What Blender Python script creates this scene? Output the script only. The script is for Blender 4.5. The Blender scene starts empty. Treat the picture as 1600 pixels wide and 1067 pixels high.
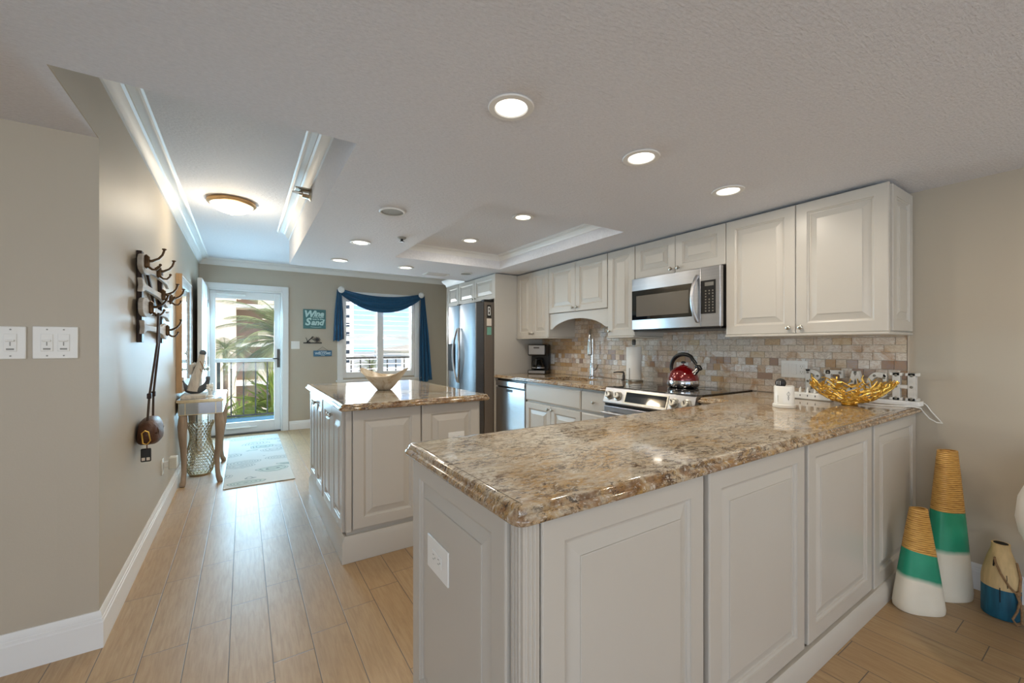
import bpy, bmesh, math, random
from math import sin, cos, pi, radians, sqrt, atan2
from mathutils import Vector, Matrix

random.seed(11)
S = bpy.context.scene
COL = S.collection

# ------------------------------------------------------------------ camera
cam_d = bpy.data.cameras.new('camera')
cam = bpy.data.objects.new('camera', cam_d)
COL.objects.link(cam)
cam.location = (0, 0, 1.24)
cam.rotation_euler = (radians(90), 0, radians(-33.0))
cam_d.sensor_width = 36.0
cam_d.lens = 36.0 * 646.0 / 1600.0
cam_d.shift_y = 7.5 / 1600.0
cam_d.clip_start = 0.05
cam_d.clip_end = 3000
S.camera = cam

# ------------------------------------------------------------------ exposure, world, sun, window and fill light
S.view_settings.view_transform = 'Standard'
S.view_settings.look = 'None'
S.view_settings.gamma = 1.0
S.view_settings.use_curve_mapping = False
S.view_settings.exposure = 0.30

W = bpy.data.worlds.new('world')
S.world = W
W.use_nodes = True
wn = W.node_tree
for n in list(wn.nodes):
    wn.nodes.remove(n)
# clear sky: pale blue at the horizon, deeper overhead
tc = wn.nodes.new('ShaderNodeTexCoord')
sx = wn.nodes.new('ShaderNodeSeparateXYZ')
wn.links.new(tc.outputs['Generated'], sx.inputs[0])
sky = wn.nodes.new('ShaderNodeValToRGB')
sky.color_ramp.elements[0].position = 0.0
sky.color_ramp.elements[0].color = (0.52, 0.70, 0.88, 1)
sky.color_ramp.elements[1].position = 0.55
sky.color_ramp.elements[1].color = (0.10, 0.25, 0.62, 1)
e_ = sky.color_ramp.elements.new(0.10)
e_.color = (0.33, 0.53, 0.83, 1)
wn.links.new(sx.outputs[2], sky.inputs[0])
bg = wn.nodes.new('ShaderNodeBackground')
bg.inputs['Strength'].default_value = 1.45
wo = wn.nodes.new('ShaderNodeOutputWorld')
wn.links.new(sky.outputs[0], bg.inputs['Color'])
wn.links.new(bg.outputs[0], wo.inputs['Surface'])


def light(name, kind, loc, rot, energy, color, parent=None, **kw):
    d = bpy.data.lights.new(name, kind)
    d.energy = energy
    d.color = color
    for k, v in kw.items():
        setattr(d, k, v)
    o = bpy.data.objects.new(name, d)
    COL.objects.link(o)
    o.location = loc
    o.rotation_euler = rot
    if parent is not None:
        o.parent = parent
    return o


sunv = Vector((0.40, -0.62, 0.72)).normalized()
sun = light('sun', 'SUN', (0, 0, 50), sunv.to_track_quat('Z', 'Y').to_euler(), 4.6, (1.0, 0.95, 0.87), angle=radians(0.6))
# added upward fill by the unseen glass door behind the camera, brightens the ceiling
light('ceiling_fill', 'AREA', (-0.4, -4.80, 0.45), (radians(160), 0, 0), 106, (0.86, 0.94, 1.0),
      shape='RECTANGLE', size=5.0, size_y=0.8)
# added fill lamps without fixtures, unseen behind the camera, for right wall and floor
light('rear_fill_lamp', 'AREA', (2.35, -0.55, 2.08), (0, 0, 0), 6.5, (1.0, 0.83, 0.60), shape='DISK', size=0.12)
light('rear_fill_lamp', 'AREA', (0.55, -0.95, 2.08), (0, 0, 0), 4.0, (1.0, 0.83, 0.60), shape='DISK', size=0.12)
# added fill from an unseen side window, brightens the faces turned left
light('side_fill', 'AREA', (-4.10, -1.9, 1.25), (0, radians(-90), 0), 50, (0.86, 0.93, 1.0),
      shape='RECTANGLE', size=1.5, size_y=2.6)
# daylight pouring through the entry door and the kitchen window
light('entry_daylight', 'AREA', (0.03, 7.14, 1.05), (radians(-76), 0, 0), 66, (0.42, 0.75, 1.0),
      shape='RECTANGLE', size=0.7, size_y=1.6)
light('window_daylight', 'AREA', (1.75, 8.00, 1.85), (radians(-78), 0, 0), 165, (0.86, 0.94, 1.0),
      shape='RECTANGLE', size=1.7, size_y=1.0)
LAMP_W = 3.8      # watts of every recessed ceiling light
FLUSH_W = 9.0    # watts of the flush hall light


# ------------------------------------------------------------------ material helpers
def lin(c):
    def f(x):
        x /= 255.0
        return x / 12.92 if x <= 0.04045 else ((x + 0.055) / 1.055) ** 2.4
    return (f(c[0]), f(c[1]), f(c[2]), 1.0)


def nn(nt, t, ins=None, **props):
    n = nt.nodes.new(t)
    for k, v in props.items():
        setattr(n, k, v)
    for k, v in (ins or {}).items():
        s = n.inputs[k]
        if isinstance(v, bpy.types.NodeSocket):
            nt.links.new(v, s)
        else:
            s.default_value = v
    return n


def mth(nt, op, a, b=0.0, c=None):
    ins = {0: a, 1: b}
    if c is not None:
        ins[2] = c
    return nn(nt, 'ShaderNodeMath', ins, operation=op).outputs[0]


def mixc(nt, fac, a, b, mode='MIX'):
    n = nn(nt, 'ShaderNodeMix', {0: fac, 6: a, 7: b}, data_type='RGBA', blend_type=mode)
    return n.outputs[2]


def ramp(nt, fac, stops, interp='LINEAR'):
    n = nn(nt, 'ShaderNodeValToRGB', {0: fac})
    cr = n.color_ramp
    cr.interpolation = interp
    while len(cr.elements) < len(stops):
        cr.elements.new(0.5)
    for e, (p, c) in zip(cr.elements, stops):
        e.position = p
        e.color = c if len(c) == 4 else lin(c)
    return n.outputs[0]


def noise(nt, vec, scale, detail=4, rough=0.55, dist=0.0):
    return nn(nt, 'ShaderNodeTexNoise', {'Vector': vec, 'Scale': scale, 'Detail': detail, 'Roughness': rough, 'Distortion': dist}).outputs[0]


def newmat(name):
    m = bpy.data.materials.new(name)
    m.use_nodes = True
    nt = m.node_tree
    b = nt.nodes['Principled BSDF']
    return m, nt, b


def objco(nt):
    return nn(nt, 'ShaderNodeTexCoord').outputs['Object']


def mapping(nt, vec, scale=(1, 1, 1), rot=(0, 0, 0), loc=(0, 0, 0)):
    return nn(nt, 'ShaderNodeMapping', {'Vector': vec, 'Scale': scale, 'Rotation': rot, 'Location': loc}).outputs[0]


def pm(name, col, rough=0.5, metal=0.0, var=0.04, vscale=6.0, bump=0.0, bscale=60.0, coat=0.0, spec=0.5, trans=0.0, emit=None, estr=0.0, stretch=(1, 1, 1), sheen=0.0):
    m, nt, b = newmat(name)
    co = mapping(nt, objco(nt), stretch)
    c = lin(col)
    if var > 0:
        n = noise(nt, co, vscale, 4)
        lo = tuple(x * (1 - var) for x in c[:3]) + (1,)
        hi = tuple(min(1, x * (1 + var)) for x in c[:3]) + (1,)
        nt.links.new(ramp(nt, n, [(0.3, lo), (0.7, hi)]), b.inputs['Base Color'])
    else:
        b.inputs['Base Color'].default_value = c
    b.inputs['Roughness'].default_value = rough
    b.inputs['Metallic'].default_value = metal
    b.inputs['Coat Weight'].default_value = coat
    b.inputs['Specular IOR Level'].default_value = spec
    b.inputs['Transmission Weight'].default_value = trans
    b.inputs['Sheen Weight'].default_value = sheen
    if emit:
        b.inputs['Emission Color'].default_value = lin(emit)
        b.inputs['Emission Strength'].default_value = estr
    if bump > 0:
        h = noise(nt, co, bscale, 6, 0.6)
        bn = nn(nt, 'ShaderNodeBump', {'Height': h, 'Strength': bump, 'Distance': 0.01})
        nt.links.new(bn.outputs[0], b.inputs['Normal'])
    return m


M = {}
M['wall'] = pm('wall_paint', (186, 176, 159), 0.5, bump=0.05, bscale=130, var=0.015, vscale=2)
M['ceil'] = pm('ceiling_texture', (229, 229, 233), 0.75, bump=1.0, bscale=46, var=0.05, vscale=60, stretch=(1.0, 2.4, 1))
M['trim'] = pm('trim_white', (234, 234, 232), 0.45, var=0.01)
M['cab'] = pm('cabinet_white', (196, 190, 180), 0.32, var=0.015, vscale=3)
M['gap_shade'] = pm('cabinet_shadow_gap', (60, 50, 42), 0.7, var=0.05)
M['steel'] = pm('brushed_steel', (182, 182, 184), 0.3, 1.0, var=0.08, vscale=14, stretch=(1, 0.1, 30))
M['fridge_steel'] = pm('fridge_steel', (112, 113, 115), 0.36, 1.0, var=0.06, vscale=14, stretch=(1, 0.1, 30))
M['steel_dk'] = pm('dark_steel', (88, 84, 80), 0.35, 0.7, var=0.05)
M['chrome'] = pm('chrome', (220, 220, 222), 0.12, 1.0, var=0)
M['nickel'] = pm('brushed_nickel', (186, 182, 172), 0.28, 1.0, var=0.03)
M['fridge_side'] = pm('fridge_side_grey', (112, 102, 92), 0.45, 0.2, var=0.02)
M['black'] = pm('black_plastic', (20, 19, 18), 0.3, var=0.05)
M['blackglass'] = pm('black_glass', (9, 9, 10), 0.05, var=0, coat=0.5)
M['rubber'] = pm('black_rubber', (26, 25, 25), 0.55, var=0.05)
M['white_pl'] = pm('white_plastic', (238, 237, 232), 0.3, var=0.01)
M['bronze'] = pm('bronze_hook', (96, 74, 52), 0.35, 0.75, var=0.1, vscale=20)
M['iron'] = pm('dark_iron', (58, 44, 38), 0.45, 0.5, var=0.1, vscale=20)
M['whitewash'] = pm('whitewashed_wood', (184, 178, 170), 0.6, var=0.25, vscale=14, stretch=(1, 0.25, 2), bump=0.3, bscale=40)
M['mirror_wood'] = pm('mirror_wood', (178, 146, 108), 0.5, var=0.15, vscale=12, stretch=(3, 3, 0.3))
M['legwood'] = pm('weathered_leg_wood', (156, 136, 116), 0.55, var=0.2, vscale=12, stretch=(3, 3, 0.4), bump=0.2)
M['mirror'] = pm('mirror_glass', (232, 236, 238), 0.03, 1.0, var=0)
M['gold'] = pm('gold_metal', (240, 200, 104), 0.3, 1.0, var=0.1, vscale=25)
M['champagne'] = pm('champagne_metal', (204, 184, 146), 0.3, 0.9, var=0.15, vscale=30)
M['red'] = pm('red_enamel', (126, 12, 16), 0.12, 0.35, var=0.05, coat=1.0)
M['paper'] = pm('paper_towel', (238, 236, 230), 0.85, var=0.02, bump=0.3, bscale=120)
M['ceramic'] = pm('white_ceramic', (236, 232, 222), 0.3, var=0.02)
M['ink'] = pm('grey_ink', (120, 118, 108), 0.6, var=0)
M['teal_fab'] = pm('teal_fabric', (14, 78, 116), 0.8, var=0.15, vscale=8, stretch=(8, 8, 0.6), sheen=0.3)
M['sign_teal'] = pm('sign_teal', (74, 122, 124), 0.6, var=0.12, vscale=10, stretch=(0.4, 1, 6))
M['sign_blue'] = pm('sign_blue', (70, 118, 150), 0.6, var=0.15, vscale=12, stretch=(0.4, 1, 6))
M['letter_pale'] = pm('letter_pale', (190, 222, 220), 0.6, var=0.02)
M['letter_white'] = pm('letter_white', (205, 225, 235), 0.6, var=0.02)
M['rope'] = pm('rope', (150, 118, 84), 0.9, var=0.25, vscale=90, bump=0.5, bscale=200)
M['leather'] = pm('brown_leather', (84, 52, 33), 0.42, var=0.25, vscale=30, bump=0.35, bscale=70)
M['strap'] = pm('dark_strap', (74, 58, 48), 0.55, var=0.1)
M['anchor_grey'] = pm('anchor_grey', (74, 78, 82), 0.6, var=0.12, vscale=14)
M['driftwood'] = pm('driftwood', (196, 186, 172), 0.75, var=0.2, vscale=16, stretch=(3, 3, 0.5), bump=0.4)
M['crystal'] = pm('crystal', (236, 240, 242), 0.05, var=0, trans=0.6)
M['bamboo'] = None
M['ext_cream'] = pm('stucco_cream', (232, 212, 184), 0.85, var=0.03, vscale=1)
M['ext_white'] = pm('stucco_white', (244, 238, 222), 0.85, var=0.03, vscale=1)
M['ext_recess_shade'] = pm('recess_shade_brown', (158, 136, 118), 0.85, var=0.06, vscale=1)
M['ext_glass'] = pm('dark_window', (58, 66, 74), 0.15, var=0.05)
M['rail'] = pm('railing_bronze', (64, 62, 58), 0.5, 0.2, var=0.04)
M['curb_blue'] = pm('blue_curb', (104, 146, 170), 0.7, var=0.06)
M['conc'] = pm('concrete', (176, 172, 164), 0.85, var=0.08)
M['roof_tan'] = pm('roof_tan', (206, 190, 160), 0.9, var=0.06, vscale=0.5)
M['ground'] = pm('ground_sand', (200, 190, 168), 0.95, var=0.15, vscale=0.08)
M['sea'] = pm('sea', (150, 206, 200), 0.8, var=0.1, vscale=0.01)
M['frond'] = pm('palm_frond', (142, 148, 98), 0.5, var=0.3, vscale=2)
M['yucca'] = pm('yucca_leaf', (176, 186, 84), 0.5, var=0.3, vscale=3)
M['trunk'] = pm('palm_trunk', (122, 104, 84), 0.9, var=0.3, vscale=6, bump=0.8, bscale=14)
M['car_w'] = pm('car_paint_white', (230, 230, 230), 0.3, var=0.0)
M['car_d'] = pm('car_paint_dark', (60, 64, 72), 0.3, var=0.0)
M['ring_grey'] = pm('burner_ring_grey', (70, 68, 66), 0.4, var=0)
M['mirror_grey'] = pm('apron_mirror_glass', (186, 194, 200), 0.05, 1.0, var=0)
M['steel_light'] = pm('light_steel', (214, 215, 217), 0.27, 1.0, var=0.04, vscale=14, stretch=(1, 0.1, 30))
M['note'] = pm('note_paper', (226, 214, 200), 0.8, var=0.02)
M['note_green'] = pm('note_green', (118, 170, 150), 0.8, var=0.02)
M['dark_hole'] = pm('dark_recess', (14, 13, 12), 0.8, var=0)
M['grille'] = pm('grille_grey', (150, 150, 144), 0.6, var=0.1, vscale=300)
M['blue_deep'] = pm('bottle_blue', (26, 92, 116), 0.6, var=0.35, vscale=18, stretch=(3, 3, 0.4))
M['bottle_tan'] = pm('bottle_tan', (206, 178, 128), 0.65, var=0.18, vscale=14, stretch=(3, 3, 0.5))


def emat(name, col, strength):
    m, nt, b = newmat(name)
    b.inputs['Base Color'].default_value = lin(col)
    b.inputs['Emission Color'].default_value = lin(col)
    b.inputs['Emission Strength'].default_value = strength
    return m


M['lamp'] = emat('lamp_lens', (255, 246, 228), 3.0)
M['flush'] = emat('flush_glass', (255, 238, 208), 1.6)


def glass_mat(name, tint=(255, 255, 255), refl=0.06):
    m, nt, b = newmat(name)
    nt.nodes.remove(b)
    out = nt.nodes['Material Output']
    tr = nn(nt, 'ShaderNodeBsdfTransparent', {'Color': lin(tint)})
    gl = nn(nt, 'ShaderNodeBsdfGlossy', {'Roughness': 0.02})
    fr = nn(nt, 'ShaderNodeFresnel', {'IOR': 1.35})
    mx = nn(nt, 'ShaderNodeMixShader', {0: fr.outputs[0], 1: tr.outputs[0], 2: gl.outputs[0]})
    nt.links.new(mx.outputs[0], out.inputs['Surface'])
    return m


M['glass'] = glass_mat('window_glass')
M['clearglass'] = glass_mat('carafe_glass', (190, 190, 190))


def granite():
    m, nt, b = newmat('granite')
    g = nn(nt, 'ShaderNodeNewGeometry').outputs['Position']
    warp = nn(nt, 'ShaderNodeTexNoise', {'Vector': g, 'Scale': 3.0, 'Detail': 3.0}).outputs['Color']
    gw = nn(nt, 'ShaderNodeVectorMath', {0: g, 1: nn(nt, 'ShaderNodeVectorMath', {0: warp, 'Scale': 0.10}, operation='SCALE').outputs[0]}, operation='ADD').outputs[0]
    st = mapping(nt, gw, (1.0, 2.1, 1.6), (0, 0, radians(-16)))

    def mask(n, lo, hi):
        return ramp(nt, n, [(lo, (0, 0, 0, 1)), (hi, (1, 1, 1, 1))])
    big = noise(nt, mapping(nt, g, (1, 1.5, 1), (0, 0, radians(-20)), (2.6, 0.75, 0)), 2.0, 4, 0.55, 0.8)
    gx = nn(nt, 'ShaderNodeSeparateXYZ', {0: g})
    drift = nn(nt, 'ShaderNodeMapRange', {0: gx.outputs[0], 1: 0.8, 2: 2.3, 3: 0.0, 4: 0.13}).outputs[0]
    rim = nn(nt, 'ShaderNodeMapRange', {0: gx.outputs[2], 1: 0.909, 2: 0.9135, 3: 0.24, 4: 0.0}).outputs[0]
    goldz = mask(mth(nt, 'ADD', mth(nt, 'ADD', big, drift), rim), 0.46, 0.66)
    base = mixc(nt, noise(nt, st, 14.0, 5, 0.6), lin((184, 178, 166)), lin((222, 212, 190)))
    cloud = mask(noise(nt, st, 7.0, 4, 0.6, 0.6), 0.48, 0.68)
    base = mixc(nt, mth(nt, 'MULTIPLY', cloud, 0.5), base, lin((150, 144, 138)))
    gfine = mask(noise(nt, st, 16.0, 6, 0.7, 1.0), 0.40, 0.62)
    gold = mth(nt, 'MULTIPLY', goldz, mth(nt, 'ADD', 0.25, mth(nt, 'MULTIPLY', gfine, 0.75)))
    base = mixc(nt, mth(nt, 'MULTIPLY', gold, 0.9), base, lin((174, 132, 60)))
    gf2 = mask(noise(nt, st, 20.0, 6, 0.7, 0.8), 0.52, 0.66)
    base = mixc(nt, mth(nt, 'MULTIPLY', gf2, 0.45), base, lin((150, 118, 66)))
    strip = mask(noise(nt, mapping(nt, g, (1, 1, 2)), 15.0, 5, 0.65, 0.8), 0.42, 0.60)
    base = mixc(nt, mth(nt, 'MULTIPLY', mth(nt, 'MULTIPLY', rim, 2.9), strip), base, lin((122, 78, 38)))
    brown = mask(noise(nt, st, 30.0, 8, 0.78, 0.4), 0.495, 0.545)
    clump = mask(noise(nt, st, 5.5, 4, 0.6, 0.5), 0.34, 0.62)
    base = mixc(nt, mth(nt, 'MULTIPLY', mth(nt, 'MULTIPLY', brown, clump), 0.95), base, lin((84, 56, 30)))
    pale = mask(noise(nt, st, 60.0, 5, 0.6), 0.57, 0.66)
    base = mixc(nt, mth(nt, 'MULTIPLY', pale, 0.65), base, lin((226, 218, 204)))
    dark = mask(noise(nt, mapping(nt, st, (1, 1.3, 1.3), loc=(3, 1, 0)), 52.0, 8, 0.78, 0.3), 0.535, 0.575)
    clump2 = mask(noise(nt, mapping(nt, st, loc=(1, 5, 2)), 8.0, 3), 0.40, 0.60)
    base = mixc(nt, mth(nt, 'MULTIPLY', mth(nt, 'MULTIPLY', dark, clump2), 0.9), base, lin((50, 42, 38)))
    nt.links.new(base, b.inputs['Base Color'])
    b.inputs['Roughness'].default_value = 0.07
    b.inputs['Coat Weight'].default_value = 0.2
    b.inputs['Coat Roughness'].default_value = 0.03
    return m


M['granite'] = granite()


def floor_mat():
    m, nt, b = newmat('plank_tile')
    co = nn(nt, 'ShaderNodeNewGeometry').outputs['Position']
    sp = nn(nt, 'ShaderNodeSeparateXYZ', {0: co})
    x, y = sp.outputs[0], sp.outputs[1]
    PW, PL = 0.1464, 0.6135
    xs = mth(nt, 'DIVIDE', mth(nt, 'ADD', x, 0.4875), PW)
    ci = mth(nt, 'FLOOR', xs)
    fx = mth(nt, 'SUBTRACT', xs, ci)
    ys = mth(nt, 'DIVIDE', mth(nt, 'SUBTRACT', mth(nt, 'SUBTRACT', y, 2.703), mth(nt, 'MULTIPLY', ci, 0.0975)), PL)
    ri = mth(nt, 'FLOOR', ys)
    fy = mth(nt, 'SUBTRACT', ys, ri)
    dx = mth(nt, 'MULTIPLY', mth(nt, 'MINIMUM', fx, mth(nt, 'SUBTRACT', 1.0, fx)), PW)
    dy = mth(nt, 'MULTIPLY', mth(nt, 'MINIMUM', fy, mth(nt, 'SUBTRACT', 1.0, fy)), PL)
    d = mth(nt, 'MINIMUM', dx, dy)
    grout = mth(nt, 'LESS_THAN', d, 0.0016)
    cv = nn(nt, 'ShaderNodeCombineXYZ', {0: ci, 1: ri, 2: 0.0}).outputs[0]
    rnd = nn(nt, 'ShaderNodeTexWhiteNoise', {'Vector': cv}, noise_dimensions='3D').outputs[0]
    off = nn(nt, 'ShaderNodeVectorMath', {0: co, 1: nn(nt, 'ShaderNodeVectorMath', {0: cv, 1: (3.7, 5.1, 0)}, operation='MULTIPLY').outputs[0]}, operation='ADD').outputs[0]
    grain = noise(nt, mapping(nt, off, (16, 1.3, 1)), 5.0, 6, 0.65, 0.6)
    blot = noise(nt, off, 5.0, 4, 0.6)
    c1 = ramp(nt, grain, [(0.30, (164, 133, 96)), (0.55, (186, 156, 116)), (0.75, (196, 168, 130))])
    c2 = mixc(nt, mth(nt, 'MULTIPLY', blot, 0.35), c1, lin((154, 122, 86)))
    c3 = mixc(nt, mth(nt, 'MULTIPLY', rnd, 0.30), c2, lin((168, 134, 94)))
    c4 = mixc(nt, grout, c3, lin((104, 92, 80)))
    nt.links.new(c4, b.inputs['Base Color'])
    rg = mth(nt, 'ADD', 0.38, mth(nt, 'MULTIPLY', blot, 0.14))
    nt.links.new(rg, b.inputs['Roughness'])
    b.inputs['Specular IOR Level'].default_value = 0.55
    b.inputs['Coat Weight'].default_value = 0.12
    b.inputs['Coat Roughness'].default_value = 0.33
    b.inputs['Coat IOR'].default_value = 1.6
    hh = mth(nt, 'ADD', mth(nt, 'MULTIPLY', mth(nt, 'MINIMUM', d, 0.003), 300.0), mth(nt, 'MULTIPLY', grain, 0.12))
    bn = nn(nt, 'ShaderNodeBump', {'Height': hh, 'Strength': 0.25, 'Distance': 0.004})
    nt.links.new(bn.outputs[0], b.inputs['Normal'])
    return m


M['floor'] = floor_mat()


def tile_mat():
    m, nt, b = newmat('marble_tile')
    co = nn(nt, 'ShaderNodeNewGeometry').outputs['Position']
    rv = nn(nt, 'ShaderNodeAttribute', attribute_name='tile').outputs['Color']
    rs = nn(nt, 'ShaderNodeSeparateColor', {0: rv})
    r1, r2, r3 = rs.outputs[0], rs.outputs[1], rs.outputs[2]
    off = nn(nt, 'ShaderNodeVectorMath', {0: co, 1: nn(nt, 'ShaderNodeVectorMath', {0: rv, 1: (9, 13, 7)}, operation='MULTIPLY').outputs[0]}, operation='ADD').outputs[0]
    base = ramp(nt, r1, [(0.0, (232, 222, 208)), (0.3, (220, 204, 184)), (0.5, (228, 220, 210)), (0.66, (214, 194, 162)), (0.80, (226, 220, 212)), (0.90, (200, 168, 126)), (0.95, (160, 138, 128)), (1.0, (240, 240, 238))])
    v = noise(nt, mapping(nt, off, (1, 1, 2.2), (radians(35), 0, 0)), 12.0, 6, 0.6, 2.4)
    vein = ramp(nt, v, [(0.44, (0, 0, 0, 1)), (0.5, (1, 1, 1, 1)), (0.56, (0, 0, 0, 1))])
    vc = ramp(nt, r2, [(0.0, (190, 146, 98)), (0.4, (166, 140, 118)), (0.7, (136, 122, 116)), (1.0, (200, 156, 96))])
    c = mixc(nt, mth(nt, 'MULTIPLY', vein, 0.5), base, vc)
    blot = ramp(nt, noise(nt, off, 7.0, 3, 0.5, 1.0), [(0.5, (0, 0, 0, 1)), (0.7, (1, 1, 1, 1))])
    c = mixc(nt, mth(nt, 'MULTIPLY', mth(nt, 'MULTIPLY', blot, r3), 0.45), c, lin((206, 170, 122)))
    flow = ramp(nt, noise(nt, mapping(nt, co, (1, 1.4, 0.8), (radians(30), 0, 0)), 3.6, 5, 0.62, 1.6), [(0.56, (0, 0, 0, 1)), (0.66, (1, 1, 1, 1))])
    c = mixc(nt, mth(nt, 'MULTIPLY', flow, 0.6), c, lin((176, 126, 74)))
    nt.links.new(c, b.inputs['Base Color'])
    b.inputs['Roughness'].default_value = 0.16
    return m


M['tile'] = tile_mat()
M['grout'] = pm('tile_grout', (196, 182, 164), 0.85, var=0.05)


def rug_mat():
    m, nt, b = newmat('shell_rug')
    co = nn(nt, 'ShaderNodeTexCoord').outputs['Object']
    wv = nn(nt, 'ShaderNodeTexNoise', {'Vector': co, 'Scale': 5.0, 'Detail': 2.0}).outputs['Color']
    cw = nn(nt, 'ShaderNodeVectorMath', {0: co, 1: nn(nt, 'ShaderNodeVectorMath', {0: wv, 'Scale': 0.14}, operation='SCALE').outputs[0]}, operation='ADD').outputs[0]
    sp = mapping(nt, cw, (1.0, 1.55, 1.0), (0, 0, radians(20)))
    vo = nn(nt, 'ShaderNodeTexVoronoi', {'Vector': sp, 'Scale': 2.9, 'Randomness': 0.75}, feature='F1')
    dist, vc = vo.outputs['Distance'], vo.outputs['Color']
    ring = mth(nt, 'SINE', mth(nt, 'MULTIPLY', dist, 78.0))
    wob = noise(nt, co, 60.0, 3)
    ring = mth(nt, 'GREATER_THAN', mth(nt, 'ADD', ring, mth(nt, 'MULTIPLY', wob, 0.7)), 0.75)
    inside = mth(nt, 'LESS_THAN', dist, 0.43)
    sc = nn(nt, 'ShaderNodeSeparateColor', {0: vc})
    solid = mth(nt, 'MULTIPLY', inside, mth(nt, 'GREATER_THAN', sc.outputs[0], 0.62))
    c = mixc(nt, mth(nt, 'MULTIPLY', noise(nt, co, 30, 4), 0.3), lin((206, 206, 200)), lin((184, 188, 184)))
    c = mixc(nt, mth(nt, 'MULTIPLY', solid, 0.55), c, lin((170, 190, 178)))
    c = mixc(nt, mth(nt, 'MULTIPLY', mth(nt, 'MULTIPLY', ring, inside), 0.85), c, lin((132, 142, 140)))
    nt.links.new(c, b.inputs['Base Color'])
    b.inputs['Roughness'].default_value = 0.95
    bn = nn(nt, 'ShaderNodeBump', {'Height': noise(nt, co, 260, 3), 'Strength': 0.4, 'Distance': 0.003})
    nt.links.new(bn.outputs[0], b.inputs['Normal'])
    return m


M['rug'] = rug_mat()


def vase_mat(name, z1, z2, slope, wob=0.006):
    """bamboo spiral on top, green band, white dipped foot (heights measured up from the base)"""
    m, nt, b = newmat(name)
    co = nn(nt, 'ShaderNodeTexCoord').outputs['Object']
    sp = nn(nt, 'ShaderNodeSeparateXYZ', {0: co})
    z = mth(nt, 'ADD', sp.outputs[2], mth(nt, 'MULTIPLY', sp.outputs[0], slope))
    zr = mth(nt, 'ADD', sp.outputs[2], mth(nt, 'MULTIPLY', sp.outputs[0], slope * 0.6))
    nz = mth(nt, 'MULTIPLY', mth(nt, 'SUBTRACT', noise(nt, co, 9, 3), 0.5), wob * 4)
    zz = mth(nt, 'ADD', z, nz)
    ring = mth(nt, 'SINE', mth(nt, 'MULTIPLY', zr, 2 * pi / 0.0095))
    gr = noise(nt, mapping(nt, co, (8, 8, 60)), 4, 3)
    bam = ramp(nt, mth(nt, 'ADD', mth(nt, 'MULTIPLY', ring, 0.11), mth(nt, 'MULTIPLY', gr, 0.9)), [(0.18, (146, 98, 42)), (0.36, (200, 150, 76)), (0.6, (222, 174, 96)), (0.9, (230, 190, 116))])
    green = mixc(nt, noise(nt, co, 14, 4), lin((26, 138, 106)), lin((40, 158, 122)))
    white = mixc(nt, noise(nt, co, 12, 4), lin((232, 222, 200)), lin((242, 234, 216)))
    f1 = nn(nt, 'ShaderNodeMapRange', {0: zz, 1: z1 - 0.012, 2: z1 + 0.012, 3: 0.0, 4: 1.0}).outputs[0]
    f2 = mth(nt, 'GREATER_THAN', z, z2)
    c = mixc(nt, f1, white, green)
    c = mixc(nt, f2, c, bam)
    nt.links.new(c, b.inputs['Base Color'])
    b.inputs['Roughness'].default_value = 0.38
    h = mth(nt, 'MULTIPLY', mth(nt, 'MULTIPLY', ring, f2), 0.5)
    bn = nn(nt, 'ShaderNodeBump', {'Height': h, 'Strength': 0.6, 'Distance': 0.004})
    nt.links.new(bn.outputs[0], b.inputs['Normal'])
    return m


def marble_bowl():
    m, nt, b = newmat('bowl_marble')
    co = objco(nt)
    n = noise(nt, co, 9, 6, 0.6, 1.8)
    c = ramp(nt, n, [(0.3, (226, 216, 198)), (0.5, (206, 190, 164)), (0.62, (184, 160, 126)), (0.75, (222, 208, 186))])
    d = ramp(nt, noise(nt, co, 26, 6, 0.7, 1.0), [(0.60, (0, 0, 0, 1)), (0.68, (1, 1, 1, 1))])
    c = mixc(nt, mth(nt, 'MULTIPLY', d, 0.4), c, lin((136, 108, 78)))
    nt.links.new(c, b.inputs['Base Color'])
    b.inputs['Roughness'].default_value = 0.3
    return m


M['bowl'] = marble_bowl()

# ------------------------------------------------------------------ mesh helpers
BASE = {}


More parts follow.
